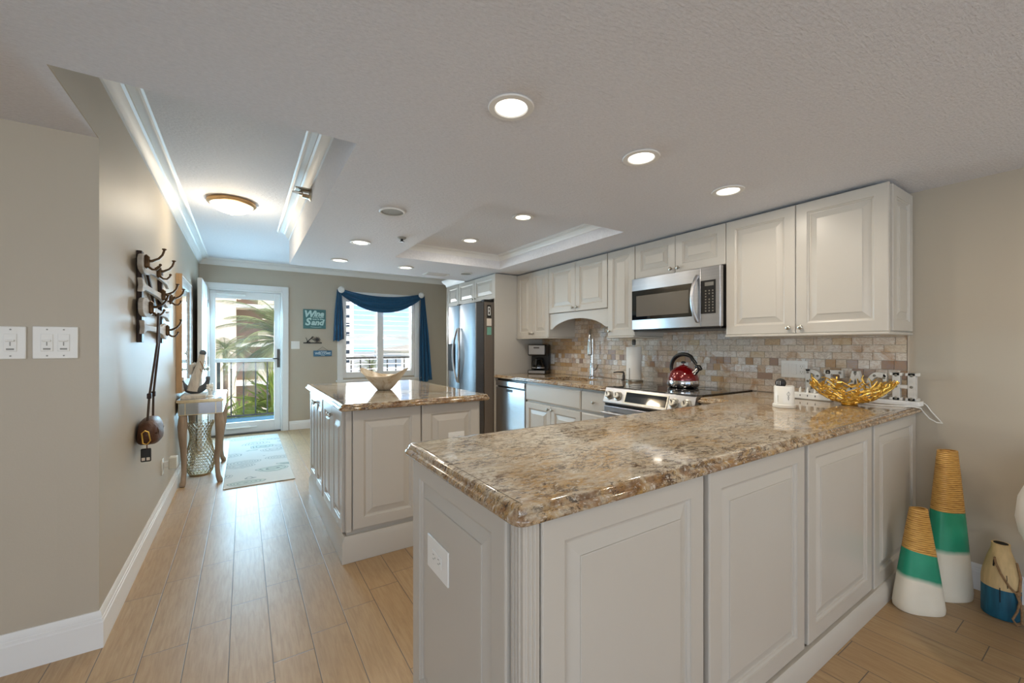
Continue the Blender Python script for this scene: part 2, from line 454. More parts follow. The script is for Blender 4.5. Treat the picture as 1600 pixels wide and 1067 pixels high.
class MB:
    def __init__(s):
        s.v, s.f, s.mi = [], [], []
        s.col = None

    def add(s, vs, fs, mi=0):
        b = len(s.v)
        s.v.extend(tuple(p) for p in vs)
        for f in fs:
            s.f.append(tuple(i + b for i in f))
            s.mi.append(mi)
        return s

    def box(s, x0, y0, z0, x1, y1, z1, mi=0):
        x0, x1 = min(x0, x1), max(x0, x1)
        y0, y1 = min(y0, y1), max(y0, y1)
        z0, z1 = min(z0, z1), max(z0, z1)
        vs = [(x0, y0, z0), (x1, y0, z0), (x1, y1, z0), (x0, y1, z0), (x0, y0, z1), (x1, y0, z1), (x1, y1, z1), (x0, y1, z1)]
        return s.add(vs, [(0, 3, 2, 1), (4, 5, 6, 7), (0, 1, 5, 4), (1, 2, 6, 5), (2, 3, 7, 6), (3, 0, 4, 7)], mi)

    def loops(s, L, cap0=True, cap1=True, closed=True, mi=0):
        n = len(L[0])
        b = len(s.v)
        for l in L:
            s.v.extend(tuple(p) for p in l)
        for k in range(len(L) - 1):
            for i in range(n if closed else n - 1):
                j = (i + 1) % n
                s.f.append((b + k * n + i, b + k * n + j, b + (k + 1) * n + j, b + (k + 1) * n + i))
                s.mi.append(mi)
        if cap0:
            s.f.append(tuple(b + i for i in reversed(range(n))))
            s.mi.append(mi)
        if cap1:
            s.f.append(tuple(b + (len(L) - 1) * n + i for i in range(n)))
            s.mi.append(mi)
        return s

    def lathe(s, prof, c=(0, 0, 0), n=32, ax='z', cap0=True, cap1=True, mi=0):
        L = []
        for r, h in prof:
            l = []
            for i in range(n):
                a = 2 * pi * i / n
                p = (r * cos(a), r * sin(a), h)
                if ax == 'x':
                    p = (h, r * cos(a), r * sin(a))
                elif ax == 'y':
                    p = (r * sin(a), h, r * cos(a))
                l.append((c[0] + p[0], c[1] + p[1], c[2] + p[2]))
            L.append(l)
        return s.loops(L, cap0, cap1, mi=mi)

    def tube(s, pts, r, n=8, closed=False, mi=0, cap=True, flat=1.0):
        P = [Vector(p) for p in pts]
        k = len(P)
        R = r if isinstance(r, (list, tuple)) else [r] * k
        T = []
        for i in range(k):
            a = P[(i - 1) % k] if (closed or i > 0) else P[i]
            b = P[(i + 1) % k] if (closed or i < k - 1) else P[i]
            t = (b - a)
            T.append(t.normalized() if t.length > 1e-9 else Vector((0, 0, 1)))
        up = Vector((0, 0, 1)) if abs(T[0].z) < 0.9 else Vector((1, 0, 0))
        nrm = T[0].cross(up).normalized()
        L = []
        for i in range(k):
            if i > 0:
                nrm = (nrm - T[i] * nrm.dot(T[i]))
                nrm = nrm.normalized() if nrm.length > 1e-6 else T[i].orthogonal().normalized()
            bi = T[i].cross(nrm)
            L.append([P[i] + (nrm * cos(2 * pi * q / n) + bi * sin(2 * pi * q / n) * flat) * R[i] for q in range(n)])
        if closed:
            L.append(L[0])
            return s.loops(L, False, False, mi=mi)
        return s.loops(L, cap, cap, mi=mi)

    def cyl(s, p0, p1, r0, r1=None, n=20, mi=0):
        return s.tube([p0, p1], [r0, r0 if r1 is None else r1], n, mi=mi)

    def prism(s, poly, ax, a, b, mi=0):
        def P(u, v, w):
            return (w, u, v) if ax == 'x' else ((u, w, v) if ax == 'y' else (u, v, w))
        return s.loops([[P(u, v, a) for u, v in poly], [P(u, v, b) for u, v in poly]], mi=mi)

    def sphere(s, c, r, n=20, m=12, mi=0, rz=None):
        rz = rz or r
        prof = [(max(1e-4, r * sin(pi * i / m)), -rz * cos(pi * i / m)) for i in range(m + 1)]
        return s.lathe(prof, c, n, mi=mi)

    def panel(s, w, h, t, xf, rail=0.058, raised=True, mi=0):
        """raised-panel door: nested rectangles (inset, height)"""
        if raised:
            pr = [(0, 0), (0, t - 0.004), (0.0015, t - 0.0012), (0.005, t), (rail, t), (rail + 0.0015, t - 0.004), (rail + 0.008, t - 0.007), (rail + 0.010, t - 0.0115),
                  (rail + 0.015, t - 0.0120), (rail + 0.048, t - 0.0025), (rail + 0.0485, t), (rail + 0.051, t + 0.0008)]
        else:
            pr = [(0, 0), (0, t - 0.006), (0.004, t - 0.005), (0.012, t), (0.014, t)]
        L = []
        for i, d in pr:
            i = min(i, w / 2 - 0.003, h / 2 - 0.003)
            L.append([xf(i, i, d), xf(w - i, i, d), xf(w - i, h - i, d), xf(i, h - i, d)])
        s.crisp = True
        return s.loops(L, True, True, mi=mi)

    def sweep(s, path, prof, closed=False, mi=0):
        """profile (offset to the right of travel, z) swept along a 2D path with mitred corners"""
        k = len(path)
        L = []
        for i in range(k):
            p = Vector(path[i])
            if closed or 0 < i < k - 1:
                d0 = (p - Vector(path[(i - 1) % k])).normalized()
                d1 = (Vector(path[(i + 1) % k]) - p).normalized()
            elif i == 0:
                d0 = d1 = (Vector(path[1]) - p).normalized()
            else:
                d0 = d1 = (p - Vector(path[i - 1])).normalized()
            n0, n1 = Vector((d0.y, -d0.x)), Vector((d1.y, -d1.x))
            mt = (n0 + n1)
            mt = mt / max(1e-6, mt.dot(n0)) if mt.length > 1e-6 else n0
            L.append([(p.x + mt.x * o, p.y + mt.y * o, z) for o, z in prof])
        if closed:
            L.append(L[0])
        return s.loops(L, not closed, not closed, mi=mi)

    def text(s, body, size, xf, depth=0.003, shear=0.0, off=0.0, align='CENTER', sx=1.0, mi=0):
        c = bpy.data.curves.new('tmp_text', 'FONT')
        c.body = body
        c.size = size
        c.shear = shear
        c.offset = off
        c.align_x = align
        c.align_y = 'CENTER'
        c.extrude = depth / 2
        c.resolution_u = 3
        o = bpy.data.objects.new('tmp_text', c)
        COL.objects.link(o)
        bpy.context.view_layer.update()
        dg = bpy.context.evaluated_depsgraph_get()
        ev = o.evaluated_get(dg)
        me = ev.to_mesh()
        vs = [xf(v.co.x * sx, v.co.y, v.co.z + depth / 2) for v in me.vertices]
        fs = [tuple(p.vertices) for p in me.polygons]
        ev.to_mesh_clear()
        bpy.data.objects.remove(o)
        bpy.data.curves.remove(c)
        return s.add(vs, fs, mi)

    def move(s, d):
        s.v = [(x + d[0], y + d[1], z + d[2]) for x, y, z in s.v]
        return s

    def build(s, name, mat, parent=None, bevel=0.0, seg=2, smooth=35, at=None, recalc=True):
        mats = mat if isinstance(mat, (list, tuple)) else [mat]
        me = bpy.data.meshes.new(name)
        if parent is not None:
            base = BASE[parent.name]
        elif at is not None:
            base = Vector(at)
        else:
            xs, ys, zs = zip(*s.v)
            base = Vector(((min(xs) + max(xs)) / 2, (min(ys) + max(ys)) / 2, min(zs)))
        me.from_pydata([(x - base.x, y - base.y, z - base.z) for x, y, z in s.v], [], s.f)
        for m in mats:
            me.materials.append(m)
        if len(mats) > 1:
            me.polygons.foreach_set('material_index', s.mi)
        if recalc:
            bm = bmesh.new()
            bm.from_mesh(me)
            bmesh.ops.recalc_face_normals(bm, faces=bm.faces)
            bm.to_mesh(me)
            bm.free()
        me.polygons.foreach_set('use_smooth', [True] * len(me.polygons))
        me.set_sharp_from_angle(angle=radians(8 if getattr(s, 'crisp', False) else smooth))
        me.update()
        o = bpy.data.objects.new(name, me)
        COL.objects.link(o)
        if parent is not None:
            o.parent = parent
        else:
            o.location = base
        BASE[o.name] = base
        if bevel > 0:
            bv = o.modifiers.new('edge', 'BEVEL')
            bv.width = bevel
            bv.segments = seg
            bv.limit_method = 'ANGLE'
            bv.angle_limit = radians(40)
        return o


def tag(o, label=None, cat=None, group=None, kind=None):
    if label:
        o['label'] = label
    if cat:
        o['category'] = cat
    if group:
        o['group'] = group
    if kind:
        o['kind'] = kind
    return o


def thing(name, label, cat, loc, group=None, rz=0.0):
    o = bpy.data.objects.new(name, None)
    o.empty_display_size = 0.05
    COL.objects.link(o)
    o.location = loc
    o.rotation_euler = (0, 0, rz)
    BASE[o.name] = Vector(loc) if rz == 0 else Vector((0, 0, 0))
    return tag(o, label, cat, group)


def struct(name, mb, mat, **kw):
    parent = kw.get('parent')
    o = mb.build(name, mat, **kw)
    if parent is None:
        o['kind'] = 'structure'
    return o


def children(o):
    return [c for c in COL.objects if c.parent == o]


def dup(root, loc, rz=None, label=None, group=None):
    kids = children(root)
    r = root.copy()
    COL.objects.link(r)
    r.location = loc
    if rz is not None:
        r.rotation_euler = (0, 0, rz)
    if label:
        r['label'] = label
    if group:
        r['group'] = group
    for ch in kids:
        gk = children(ch)
        c = ch.copy()
        COL.objects.link(c)
        c.parent = r
        for g in gk:
            d = g.copy()
            COL.objects.link(d)
            d.parent = c
    return r


def face_ny(x0, yf, z0):
    return lambda u, v, d: (x0 + u, yf - d, z0 + v)


def face_nx(xf, y0, z0):
    return lambda u, v, d: (xf - d, y0 + u, z0 + v)


def knob(parent, p, d, mat='nickel', r=0.014):
    """round cabinet knob at p, sticking out along axis d ('-x' or '-y')"""
    mb = MB()
    prof = [(0.006, 0), (0.005, 0.010), (r * 0.75, 0.013), (r, 0.018), (r * 0.9, 0.024), (r * 0.45, 0.027)]
    ax = d[1]
    mb.lathe([(q, -h) for q, h in prof], p, 14, ax=ax)
    return mb.build('knob', M[mat], parent)

# ================================================================== THE SETTING
ZS, ZH, ZK = 2.10, 2.43, 2.24          # soffit, hall ceiling, kitchen tray ceiling
XL, XR, YB = -0.50, 3.15, 6.93         # left wall, right wall, back wall
struct('floor', MB().box(-4.2, -5.2, -0.12, 3.3, 7.05, 0.0), M['floor'])

mb = MB()
mb.box(-4.2, -5.2, ZS, XR, 1.83, 2.5)
mb.box(0.403, 1.83, ZS, 1.22, 4.914, 2.5)
mb.box(1.22, 1.83, ZS, 2.40, 2.15, 2.5)
mb.box(1.22, 3.95, ZS, 2.40, 4.914, 2.5)
mb.box(2.40, 1.83, ZS, XR, 4.914, 2.5)
mb.box(-4.2, 1.83, ZS, XL - 0.004, 2.48, 2.5)
mb.box(2.47, 4.914, ZS, XR, 5.51, 2.5)
struct('ceiling', mb, M['ceil'])
mb = MB()
mb.box(XL, 1.83, ZH, 0.403, 4.914, 2.5)
mb.box(XL, 4.914, ZH, XR, YB, 2.5)
struct('ceiling_hall', mb, M['ceil'])
struct('ceiling_kitchen_tray', MB().box(1.22, 2.15, ZK, 2.40, 3.95, 2.5), M['ceil'])
struct('ceiling_sun_blocker', MB().box(-4.4, -6.6, 2.5, 3.5, 8.3, 2.75), M['conc'])  # unseen slab over the rooms, added to block the sun

mb = MB()
mb.box(XL - 0.12, 2.36, 0, XL, 7.05, 2.5)
mb.box(XL - 0.004, 1.83, ZS, XL, 2.36, 2.5)
struct('wall_left', mb, M['wall'])
struct('wall_entry_left', MB().box(-4.2, 2.36, 0, XL - 0.12, 2.48, ZS), M['wall'])
mb = MB()
mb.box(-4.3, -5.2, 0, -4.18, -3.25, ZS)
mb.box(-4.3, -0.55, 0, -4.18, 2.48, ZS)
mb.box(-4.3, -3.25, 0, -4.18, -0.55, 0.45)
mb.box(-4.3, -3.25, 2.02, -4.18, -0.55, ZS)
struct('wall_far_left', mb, M['wall'])
mb = MB()  # unseen side window, added along with its fill light
for y in (-3.25, -1.93, -0.61):
    mb.box(-4.27, y, 0.45, -4.21, y + 0.06, 2.02)
mb.box(-4.27, -3.19, 0.45, -4.21, -0.61, 0.51)
mb.box(-4.27, -3.19, 1.96, -4.21, -0.61, 2.02)
w2 = struct('window_added_side', mb, M['trim'])
struct('pane', MB().box(-4.243, -3.19, 0.51, -4.237, -0.61, 1.96), M['glass'], parent=w2)
struct('wall_right', MB().box(XR, -5.2, 0, 3.30, 7.05, 2.5), M['wall'])
mb = MB()                                            # back wall round the door and the window
DX0, DX1, DZ = -0.41, 0.48, 2.035
WX0, WX1, WZ0, WZ1 = 1.315, 2.485, 0.74, 2.03
mb.box(XL - 0.12, YB, 0, DX0, 7.08, 2.5)
mb.box(DX0, YB, DZ, DX1, 7.08, 2.5)
mb.box(DX1, YB, 0, WX0, 7.08, 2.5)
mb.box(WX0, YB, 0, WX1, 7.08, WZ0)
mb.box(WX0, YB, WZ1, WX1, 7.08, 2.5)
mb.box(WX1, YB, 0, XR, 7.08, 2.5)
struct('wall_back', mb, M['wall'])
mb = MB()                                            # unseen living room end behind the camera, its glass door built to supply light
mb.box(-4.2, -5.2, 0, -3.0, -5.08, ZS)
mb.box(2.2, -5.2, 0, XR, -5.08, ZS)
struct('wall_front', mb, M['wall'])
mb = MB()
for x in (-3.0, -0.45, -0.35, 2.14):
    mb.box(x, -5.18, 0, x + 0.06, -5.10, ZS)
mb.box(-3.0, -5.18, 0, 2.2, -5.10, 0.06)
mb.box(-3.0, -5.18, ZS - 0.06, 2.2, -5.10, ZS)
wf = struct('window_3', mb, M['trim'])
struct('pane', MB().box(-2.95, -5.145, 0.06, 2.15, -5.139, ZS - 0.06), M['glass'], parent=wf)

# baseboards
def base_prof(h):
    return [(0, 0), (0.016, 0), (0.016, h * 0.70), (0.0125, h * 0.73), (0.0125, h * 0.80), (0.010, h * 0.82), (0.010, h * 0.90), (0.005, h), (0, h)]


struct('baseboard_left', MB().sweep([(-4.18, 2.36), (XL, 2.36), (XL, YB)], base_prof(0.15)), M['trim'])
struct('baseboard_back', MB().sweep([(XR, YB), (0.565, YB)], [(-o, z) for o, z in base_prof(0.13)]), M['trim'])
struct('baseboard_right', MB().sweep([(XR, 0.68), (XR, -5.05)], base_prof(0.13)), M['trim'])

# crown mouldings: crown, flat step, bead on the ceiling
def crown(zc, k=1.0):
    return [(0, zc - 0.095 * k), (0.012 * k, zc - 0.095 * k), (0.014 * k, zc - 0.080 * k), (0.030 * k, zc - 0.062 * k), (0.048 * k, zc - 0.030 * k), (0.062 * k, zc - 0.024 * k),
            (0.064 * k, zc - 0.012 * k), (0.098 * k, zc - 0.011 * k), (0.101 * k, zc - 0.022 * k), (0.112 * k, zc - 0.024 * k), (0.120 * k, zc - 0.012 * k), (0.132 * k, zc - 0.008 * k), (0.132 * k, zc), (0, zc)]


struct('trim_1', MB().sweep([(XL, 1.83), (XL, YB), (XR, YB)], crown(ZH, 0.86)), M['trim'])
struct('trim_2', MB().sweep([(0.403, 4.90), (0.403, 1.83)], crown(ZH, 0.86)), M['trim'])
struct('trim_3', MB().sweep([(1.22, 2.15), (1.22, 3.95), (2.40, 3.95), (2.40, 2.15)], crown(ZK, 0.55), closed=True), M['trim'])
struct('trim_4', MB().sweep([(2.465, 4.93), (2.465, 5.51), (3.1, 5.51)], [(-o, z) for o, z in [(0, 2.09), (0.012, 2.09), (0.02, 2.12), (0.05, 2.15), (0.06, 2.17), (0.06, 2.18), (0, 2.18)]]), M['trim'])

# ---- entry: casing, storm door with glass, the open front door
mb = MB()
cas = [(0, YB), (0, YB - 0.012), (0.012, YB - 0.018), (0.055, YB - 0.020), (0.068, YB - 0.014), (0.07, YB)]
mb.box(DX1, YB - 0.02, 0, DX1 + 0.078, YB + 0.0, DZ + 0.075)
mb.box(DX0 - 0.078, YB - 0.02, 0, DX0, YB, DZ + 0.075)
mb.box(DX0, YB - 0.02, DZ, DX1, YB, DZ + 0.075)
mb.box(DX1 - 0.02, YB, 0, DX1, 7.08, DZ)
mb.box(DX0, YB, 0, DX0 + 0.02, 7.08, DZ)
mb.box(DX0 + 0.02, YB, DZ - 0.02, DX1 - 0.02, 7.08, DZ)
door1 = struct('door_1', mb, M['trim'], bevel=0.004)
mb = MB()
y0, y1 = 7.00, 7.035
a, b = DX0 + 0.022, DX1 - 0.022
mb.box(a, y0, 0.012, -0.325, y1, DZ - 0.022)
mb.box(0.378, y0, 0.012, b, y1, DZ - 0.022)
mb.box(-0.325, y0, 1.91, 0.378, y1, DZ - 0.022)
mb.box(-0.325, y0, 0.012, 0.378, y1, 0.165)
mb.box(-0.325, y0 - 0.004, 1.015, 0.378, y1, 1.065)
st = struct('storm_door_frame', mb, M['trim'], parent=door1, bevel=0.003)
mb = MB()
mb.cyl((-0.30, y0 - 0.025, 1.965), (0.02, y0 - 0.025, 1.965), 0.016)
mb.cyl((-0.36, y0 - 0.025, 1.965), (-0.30, y0 - 0.025, 1.965), 0.006)
mb.cyl((-0.20, y0 - 0.025, 0.09), (0.08, y0 - 0.025, 0.09), 0.016)
mb.cyl((0.08, y0 - 0.025, 0.09), (0.16, y0 - 0.025, 0.09), 0.006)
struct('door_closer', mb, M['white_pl'], parent=door1)
mb = MB()
mb.box(0.415, y0 - 0.012, 0.93, 0.450, y0, 1.20)
mb.tube([(0.433, y0 - 0.012, 1.06), (0.433, y0 - 0.05, 1.06), (0.36, y0 - 0.055, 1.06)], 0.009)
struct('door_handle', mb, M['steel_dk'], parent=door1)
struct('door_pane', MB().box(-0.325, 7.015, 0.165, 0.378, 7.019, 1.91), M['glass'], parent=door1)
mb = MB()
mb.box(DX0 + 0.02, YB, 0.0, DX1 - 0.02, 7.08, 0.012)
struct('door_threshold', mb, M['steel_dk'], parent=door1)

mb = MB()                                            # front door slab standing open along the left wall
sx0, sx1 = -0.452, -0.408
mb.box(sx0, 6.05, 0.012, sx1, 6.925, 2.045)
for (ya, yb, za, zb) in ((6.15, 6.44, 1.15, 1.92), (6.54, 6.83, 1.15, 1.92), (6.15, 6.44, 0.2, 1.0), (6.54, 6.83, 0.2, 1.0)):
    mb.loops([[(sx1 + d, ya + i, za + i), (sx1 + d, yb - i, za + i), (sx1 + d, yb - i, zb - i), (sx1 + d, ya + i, zb - i)] for i, d in ((0, 0), (0.0, 0.003), (0.03, 0.006))], False, True)
door2 = struct('door_2', mb, M['trim'], bevel=0.003)
mb = MB()
mb.lathe([(0.03, 0), (0.03, 0.006), (0.011, 0.010), (0.011, 0.035), (0.026, 0.045), (0.028, 0.06), (0.016, 0.068)], (sx1, 6.12, 0.97), 18, ax='x')
struct('door_knob', mb, M['nickel'], parent=door2)
struct('dead_bolt', MB().lathe([(0.03, 0), (0.03, 0.012), (0.012, 0.016), (0.012, 0.03)], (sx1, 6.12, 1.16), 18, ax='x'), M['nickel'], parent=door2)
mb = MB()
for z in (0.25, 1.05, 1.82):
    mb.cyl((sx1 + 0.005, 6.93, z - 0.05), (sx1 + 0.005, 6.93, z + 0.05), 0.007, n=10)
struct('door_hinge', mb, M['nickel'], parent=door2)

# ---- kitchen window
mb = MB()
t = 0.082
mb.box(WX0 - t, YB - 0.02, WZ0 - 0.03, WX0, YB, WZ1 + t)
mb.box(WX1, YB - 0.02, WZ0 - 0.03, WX1 + t, YB, WZ1 + t)
mb.box(WX0, YB - 0.02, WZ1, WX1, YB, WZ1 + t)
mb.box(WX0 - t - 0.02, YB - 0.05, WZ0 - 0.06, WX1 + t + 0.02, YB, WZ0 - 0.03)
mb.box(WX0 - t, YB - 0.02, WZ0 - 0.14, WX1 + t, YB, WZ0 - 0.06)
win = struct('window_1', mb, M['trim'], bevel=0.004)
mb = MB()
f = 0.045
ya, yb = 7.02, 7.06
mb.box(WX0, ya, WZ0, WX0 + f, yb, WZ1)
mb.box(WX1 - f, ya, WZ0, WX1, yb, WZ1)
mb.box(WX0 + f, ya, WZ1 - f, WX1 - f, yb, WZ1)
mb.box(WX0 + f, ya, WZ0, WX1 - f, yb, WZ0 + f)
mb.box(WX0 + f, ya, 1.36, WX1 - f, yb, 1.41)
struct('window_sash', mb, M['trim'], parent=win, bevel=0.003)
struct('window_pane', MB().box(WX0 + f, 7.038, WZ0 + f, WX1 - f, 7.042, WZ1 - f), M['glass'], parent=win)


def shutter(x0, x1, label):
    t = thing('window_shutter', label, 'shutter', ((x0 + x1) / 2, YB - 0.0, WZ0 - 0.028), 'plantation shutters of the kitchen window')
    z0, z1 = WZ0 - 0.028, WZ1 + 0.0
    ya, yb = YB + 0.002, YB + 0.030
    mb = MB()
    st_ = 0.050
    mb.box(x0, ya, z0, x0 + st_, yb, z1)
    mb.box(x1 - st_, ya, z0, x1, yb, z1)
    mb.box(x0 + st_, ya, z1 - 0.085, x1 - st_, yb, z1)
    mb.box(x0 + st_, ya, z0, x1 - st_, yb, z0 + 0.115)
    mb.build('shutter_frame', M['trim'], t, bevel=0.003)
    mb = MB()
    n = 14
    za, zb = z0 + 0.115, z1 - 0.085
    for i in range(n):
        z = za + (i + 0.5) * (zb - za) / n
        # elliptical blade tilted slightly
        poly = []
        for q in range(12):
            an = 2 * pi * q / 12
            u, w = 0.040 * cos(an), 0.0038 * sin(an)
            tl = radians(0)
            poly.append((YB + 0.016 + u * cos(tl) - w * sin(tl), z + u * sin(tl) + w * cos(tl)))
        mb.prism(poly, 'x', x0 + st_ + 0.002, x1 - st_ - 0.002)
    mb.build('louver', M['trim'], t)
    return t


xm = (WX0 + WX1) / 2
shutter(WX0 + 0.002, xm - 0.001, 'white plantation shutter panel on the door side of the kitchen window')
shutter(xm + 0.001, WX1 - 0.002, 'white plantation shutter panel on the fridge side of the kitchen window')

# ================================================================== CABINETS ON THE RIGHT WALL
XW = XR - 0.012      # face of the tile backsplash / cabinet backs


def cabinet_nx(name, label, xf, xb, y0, y1, z0, z1, doors, knobs, group=None, toe=0.0, rails=0.058, drawers=(), rail_lip=False, dz0=None, dz1=None, side=False, extra=None):
    """cabinet facing the room (-x): carcass, doors with their knobs"""
    t = thing(name, label, 'cabinet', ((xf + xb) / 2, (y0 + y1) / 2, z0), group)
    mb = MB()
    mb.box(xf + 0.023, y0, z0 + toe, xb, y1, z1)
    if toe:
        mb.box(xf + 0.08, y0, z0, xb, y1, z0 + toe)
    mb.build('carcass', M['cab'], t)
    za = z0 if dz0 is None else dz0
    zb = z1 if dz1 is None else dz1
    for k, (a, b) in enumerate(doors):
        d = MB().panel(b - a, zb - za, 0.021, face_nx(xf + 0.021, a, za), rails).build('door', M['cab'], t)
        if k < len(knobs) and knobs[k]:
            ky, kz = knobs[k]
            knob(d, (xf, ky, kz), '-x')
    for (a, b, c, d_, ks) in drawers:
        d = MB().panel(b - a, d_ - c, 0.021, face_nx(xf + 0.021, a, c), rails, raised=False).build('drawer', M['cab'], t)
        for (ky, kz) in ks:
            knob(d, (xf, ky, kz), '-x')
    if rail_lip:
        MB().box(xf - 0.012, y0 - 0.012 if side else y0 + 0.001, z0 - 0.017, xb, y1 - 0.001, z0 - 0.001).build('light_rail', M['cab'], t, bevel=0.005)
    if side:
        MB().panel(xb - xf - 0.05, z1 - z0 - 0.006, 0.012, lambda u, v, d: (xf + 0.045 + u, y0 - d, z0 + 0.003 + v), 0.055).build('side_panel', M['cab'], t)
    return t


XU = 2.76
G = 'white raised-panel wall cabinets'
e = 0.002
cabinet_nx('wall_cabinet', 'white double-door wall cabinet at the tiled wall\'s end, above the letter sign', XU, XW, 0.728, 1.572, 1.318, 2.083,
           [(0.722, 1.146), (1.149, 1.570)], [(1.115, 1.352), (1.180, 1.352)], G, rail_lip=True, side=True)
cabinet_nx('wall_cabinet', 'short white double-door wall cabinet directly above the microwave', XU, XW, 1.572 + e, 2.353, 1.802, 2.083,
           [(1.575, 1.965), (1.968, 2.350)], [(1.935, 1.835), (1.998, 1.835)], G)
cabinet_nx('wall_cabinet', 'narrow single-door white wall cabinet left of the microwave', XU, XW, 2.353 + e, 2.666, 1.330, 2.083,
           [(2.357, 2.662)], [(2.632, 1.375)], G, rail_lip=True)
t = cabinet_nx('wall_cabinet', 'white wall cabinet with an arched valance above the sink', XU, XW, 2.666 + e, 3.527, 1.590, 2.083,
               [(2.671, 3.097), (3.100, 3.524)], [(3.068, 1.628), (3.130, 1.628)], G)
poly = [(2.670, 1.588), (2.670, 1.42)]
ya, yb = 2.71, 3.485
for i in range(17):
    s = -1 + 2 * i / 16
    poly.append(((ya + yb) / 2 + s * (yb - ya) / 2, 1.42 + 0.098 * (1 - s * s) ** 0.8))
poly += [(3.525, 1.42), (3.525, 1.588)]
MB().prism(poly, 'x', XU + 0.018, XU + 0.038).build('arched_valance', M['cab'], t, bevel=0.003)
cabinet_nx('wall_cabinet', 'white double-door wall cabinet over the coffee maker', XU, XW, 3.527 + e, 4.140, 1.342, 2.083,
           [(3.531, 3.832), (3.835, 4.137)], [(3.803, 1.385), (3.864, 1.385)], G, rail_lip=True)

# tall panel beside the fridge and cabinets over it
tag(MB().box(2.455, 4.142, 0.0, XR, 4.166, 2.088).build('tall_end_panel', M['cab'], bevel=0.002),
    'tall plain white end panel between fridge and coffee maker counter', 'cabinet panel')
cabinet_nx('fridge_cabinet', 'white double-door cabinet directly over the refrigerator', 2.46, XR, 4.168, 5.128, 1.80, 2.088,
           [(4.171, 4.664), (4.667, 5.124)], [(4.635, 1.838), (4.697, 1.838)], 'white cabinets over the fridge', rails=0.05)
cabinet_nx('fridge_cabinet', 'narrow one-door white cabinet over the fridge\'s far side', 2.46, XR, 5.130, 5.48, 1.80, 2.088,
           [(5.133, 5.477)], [], 'white cabinets over the fridge', rails=0.05)
tag(MB().box(2.455, 5.482, 0.0, XR, 5.506, 2.088).build('tall_end_panel', M['cab'], bevel=0.002),
    'tall white end panel on the window side of the fridge', 'cabinet panel')

# base cabinets
XB = 2.465
ZC = 0.876
t = cabinet_nx('base_cabinet', 'white sink base cabinet with two doors and a false drawer front', XB, XW, 2.697, 3.540, 0, ZC,
               [(2.702, 3.116), (3.119, 3.535)], [(3.085, 0.630), (3.150, 0.630)], 'white base cabinets on the tiled wall', toe=0.10, dz0=0.11, dz1=0.665,
               drawers=[(2.702, 3.535, 0.685, 0.852, [])])
t = cabinet_nx('base_cabinet', 'narrow white drawer cabinet between sink base and range', XB, XW, 2.366, 2.694, 0, ZC,
               [], [], 'white base cabinets on the tiled wall', toe=0.10,
               drawers=[(2.371, 2.690, 0.685, 0.852, [(2.53, 0.768)]), (2.371, 2.690, 0.40, 0.668, [(2.53, 0.60)]), (2.371, 2.690, 0.11, 0.385, [(2.53, 0.30)])])

# dishwasher
t = thing('dishwasher', 'stainless steel dishwasher under the counter beside the tall panel', 'dishwasher', (2.8, 3.85, 0))
MB().box(2.49, 3.546, 0.10, 3.05, 4.134, 0.868).build('body', M['black'], t)
MB().box(2.462, 3.550, 0.115, 2.489, 4.130, 0.775).build('door', M['steel_light'], t, bevel=0.004)
MB().box(2.458, 3.550, 0.790, 2.489, 4.130, 0.852).build('control_strip', M['steel_light'], t, bevel=0.005)
MB().box(2.460, 3.78, 0.735, 2.4625, 3.90, 0.765).build('vent', M['black'], t)
MB().box(2.53, 3.55, 0.0, 2.56, 4.13, 0.10).build('kick_plate', M['black'], t)

# ------------------------------------------------------------------ fridge
t = thing('refrigerator', 'stainless steel side-by-side refrigerator with curved handles', 'refrigerator', (2.7, 4.56, 0))
MB().box(2.335, 4.180, 0.03, 3.08, 4.935, 1.755).build('body', M['fridge_side'], t, bevel=0.004)


def bulge(y0, y1, z0, z1, xf, xb, d=0.02):
    L = []
    n = 10
    front = [(xf + d * (abs(-1 + 2 * i / n) ** 2.6), y0 + (y1 - y0) * i / n) for i in range(n + 1)]
    poly = front + [(xb, y1), (xb, y0)]
    return MB().prism(poly, 'z', z0, z1)


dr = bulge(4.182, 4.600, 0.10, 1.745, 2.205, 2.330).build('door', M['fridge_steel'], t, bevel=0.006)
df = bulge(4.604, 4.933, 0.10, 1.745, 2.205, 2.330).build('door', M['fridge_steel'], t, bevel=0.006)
for dd, y, s in ((dr, 4.590, 1), (df, 4.615, 1)):
    pts = []
    for i in range(17):
        u = i / 16
        pts.append((2.203 - 0.034 * sin(pi * u) ** 0.6 - 0.002, y + (-0.085 if dd is dr else 0.065) * sin(pi * u), 0.80 + 0.66 * u))
    MB().tube(pts, 0.0125, 10).build('handle', M['steel'], dd)
mb = MB()
mb.box(2.196, 4.700, 0.93, 2.207, 4.885, 1.27)
d = mb.build('water_dispenser', M['dark_hole'], df, bevel=0.004)
for y in (4.19, 4.85):
    MB().box(2.335, y, 1.756, 2.45, y + 0.07, 1.785).build('hinge_cover', M['black'], t, bevel=0.006)
MB().box(2.34, 4.19, 0.0, 2.40, 4.925, 0.09).build('kick_grille', M['black'], t)


def on_fridge(name, label, cat, xc, zc, w, h, mat, extra=None):
    t = MB().box(xc - w / 2, 4.1745, zc - h / 2, xc + w / 2, 4.1795, zc + h / 2).build(name, mat)
    tag(t, label, cat)
    if extra:
        mb = MB()
        extra(mb)
        mb.build('print', M['white_pl'], t)
    return t


def initial(mb):
    for (a, b, c, d) in ((2.378, 1.60, 2.386, 1.70), (2.386, 1.69, 2.406, 1.70), (2.386, 1.645, 2.410, 1.654), (2.386, 1.60, 2.410, 1.609), (2.402, 1.654, 2.410, 1.69), (2.404, 1.609, 2.412, 1.645)):
        mb.box(a, 4.1725, b, c, 4.1742, d)


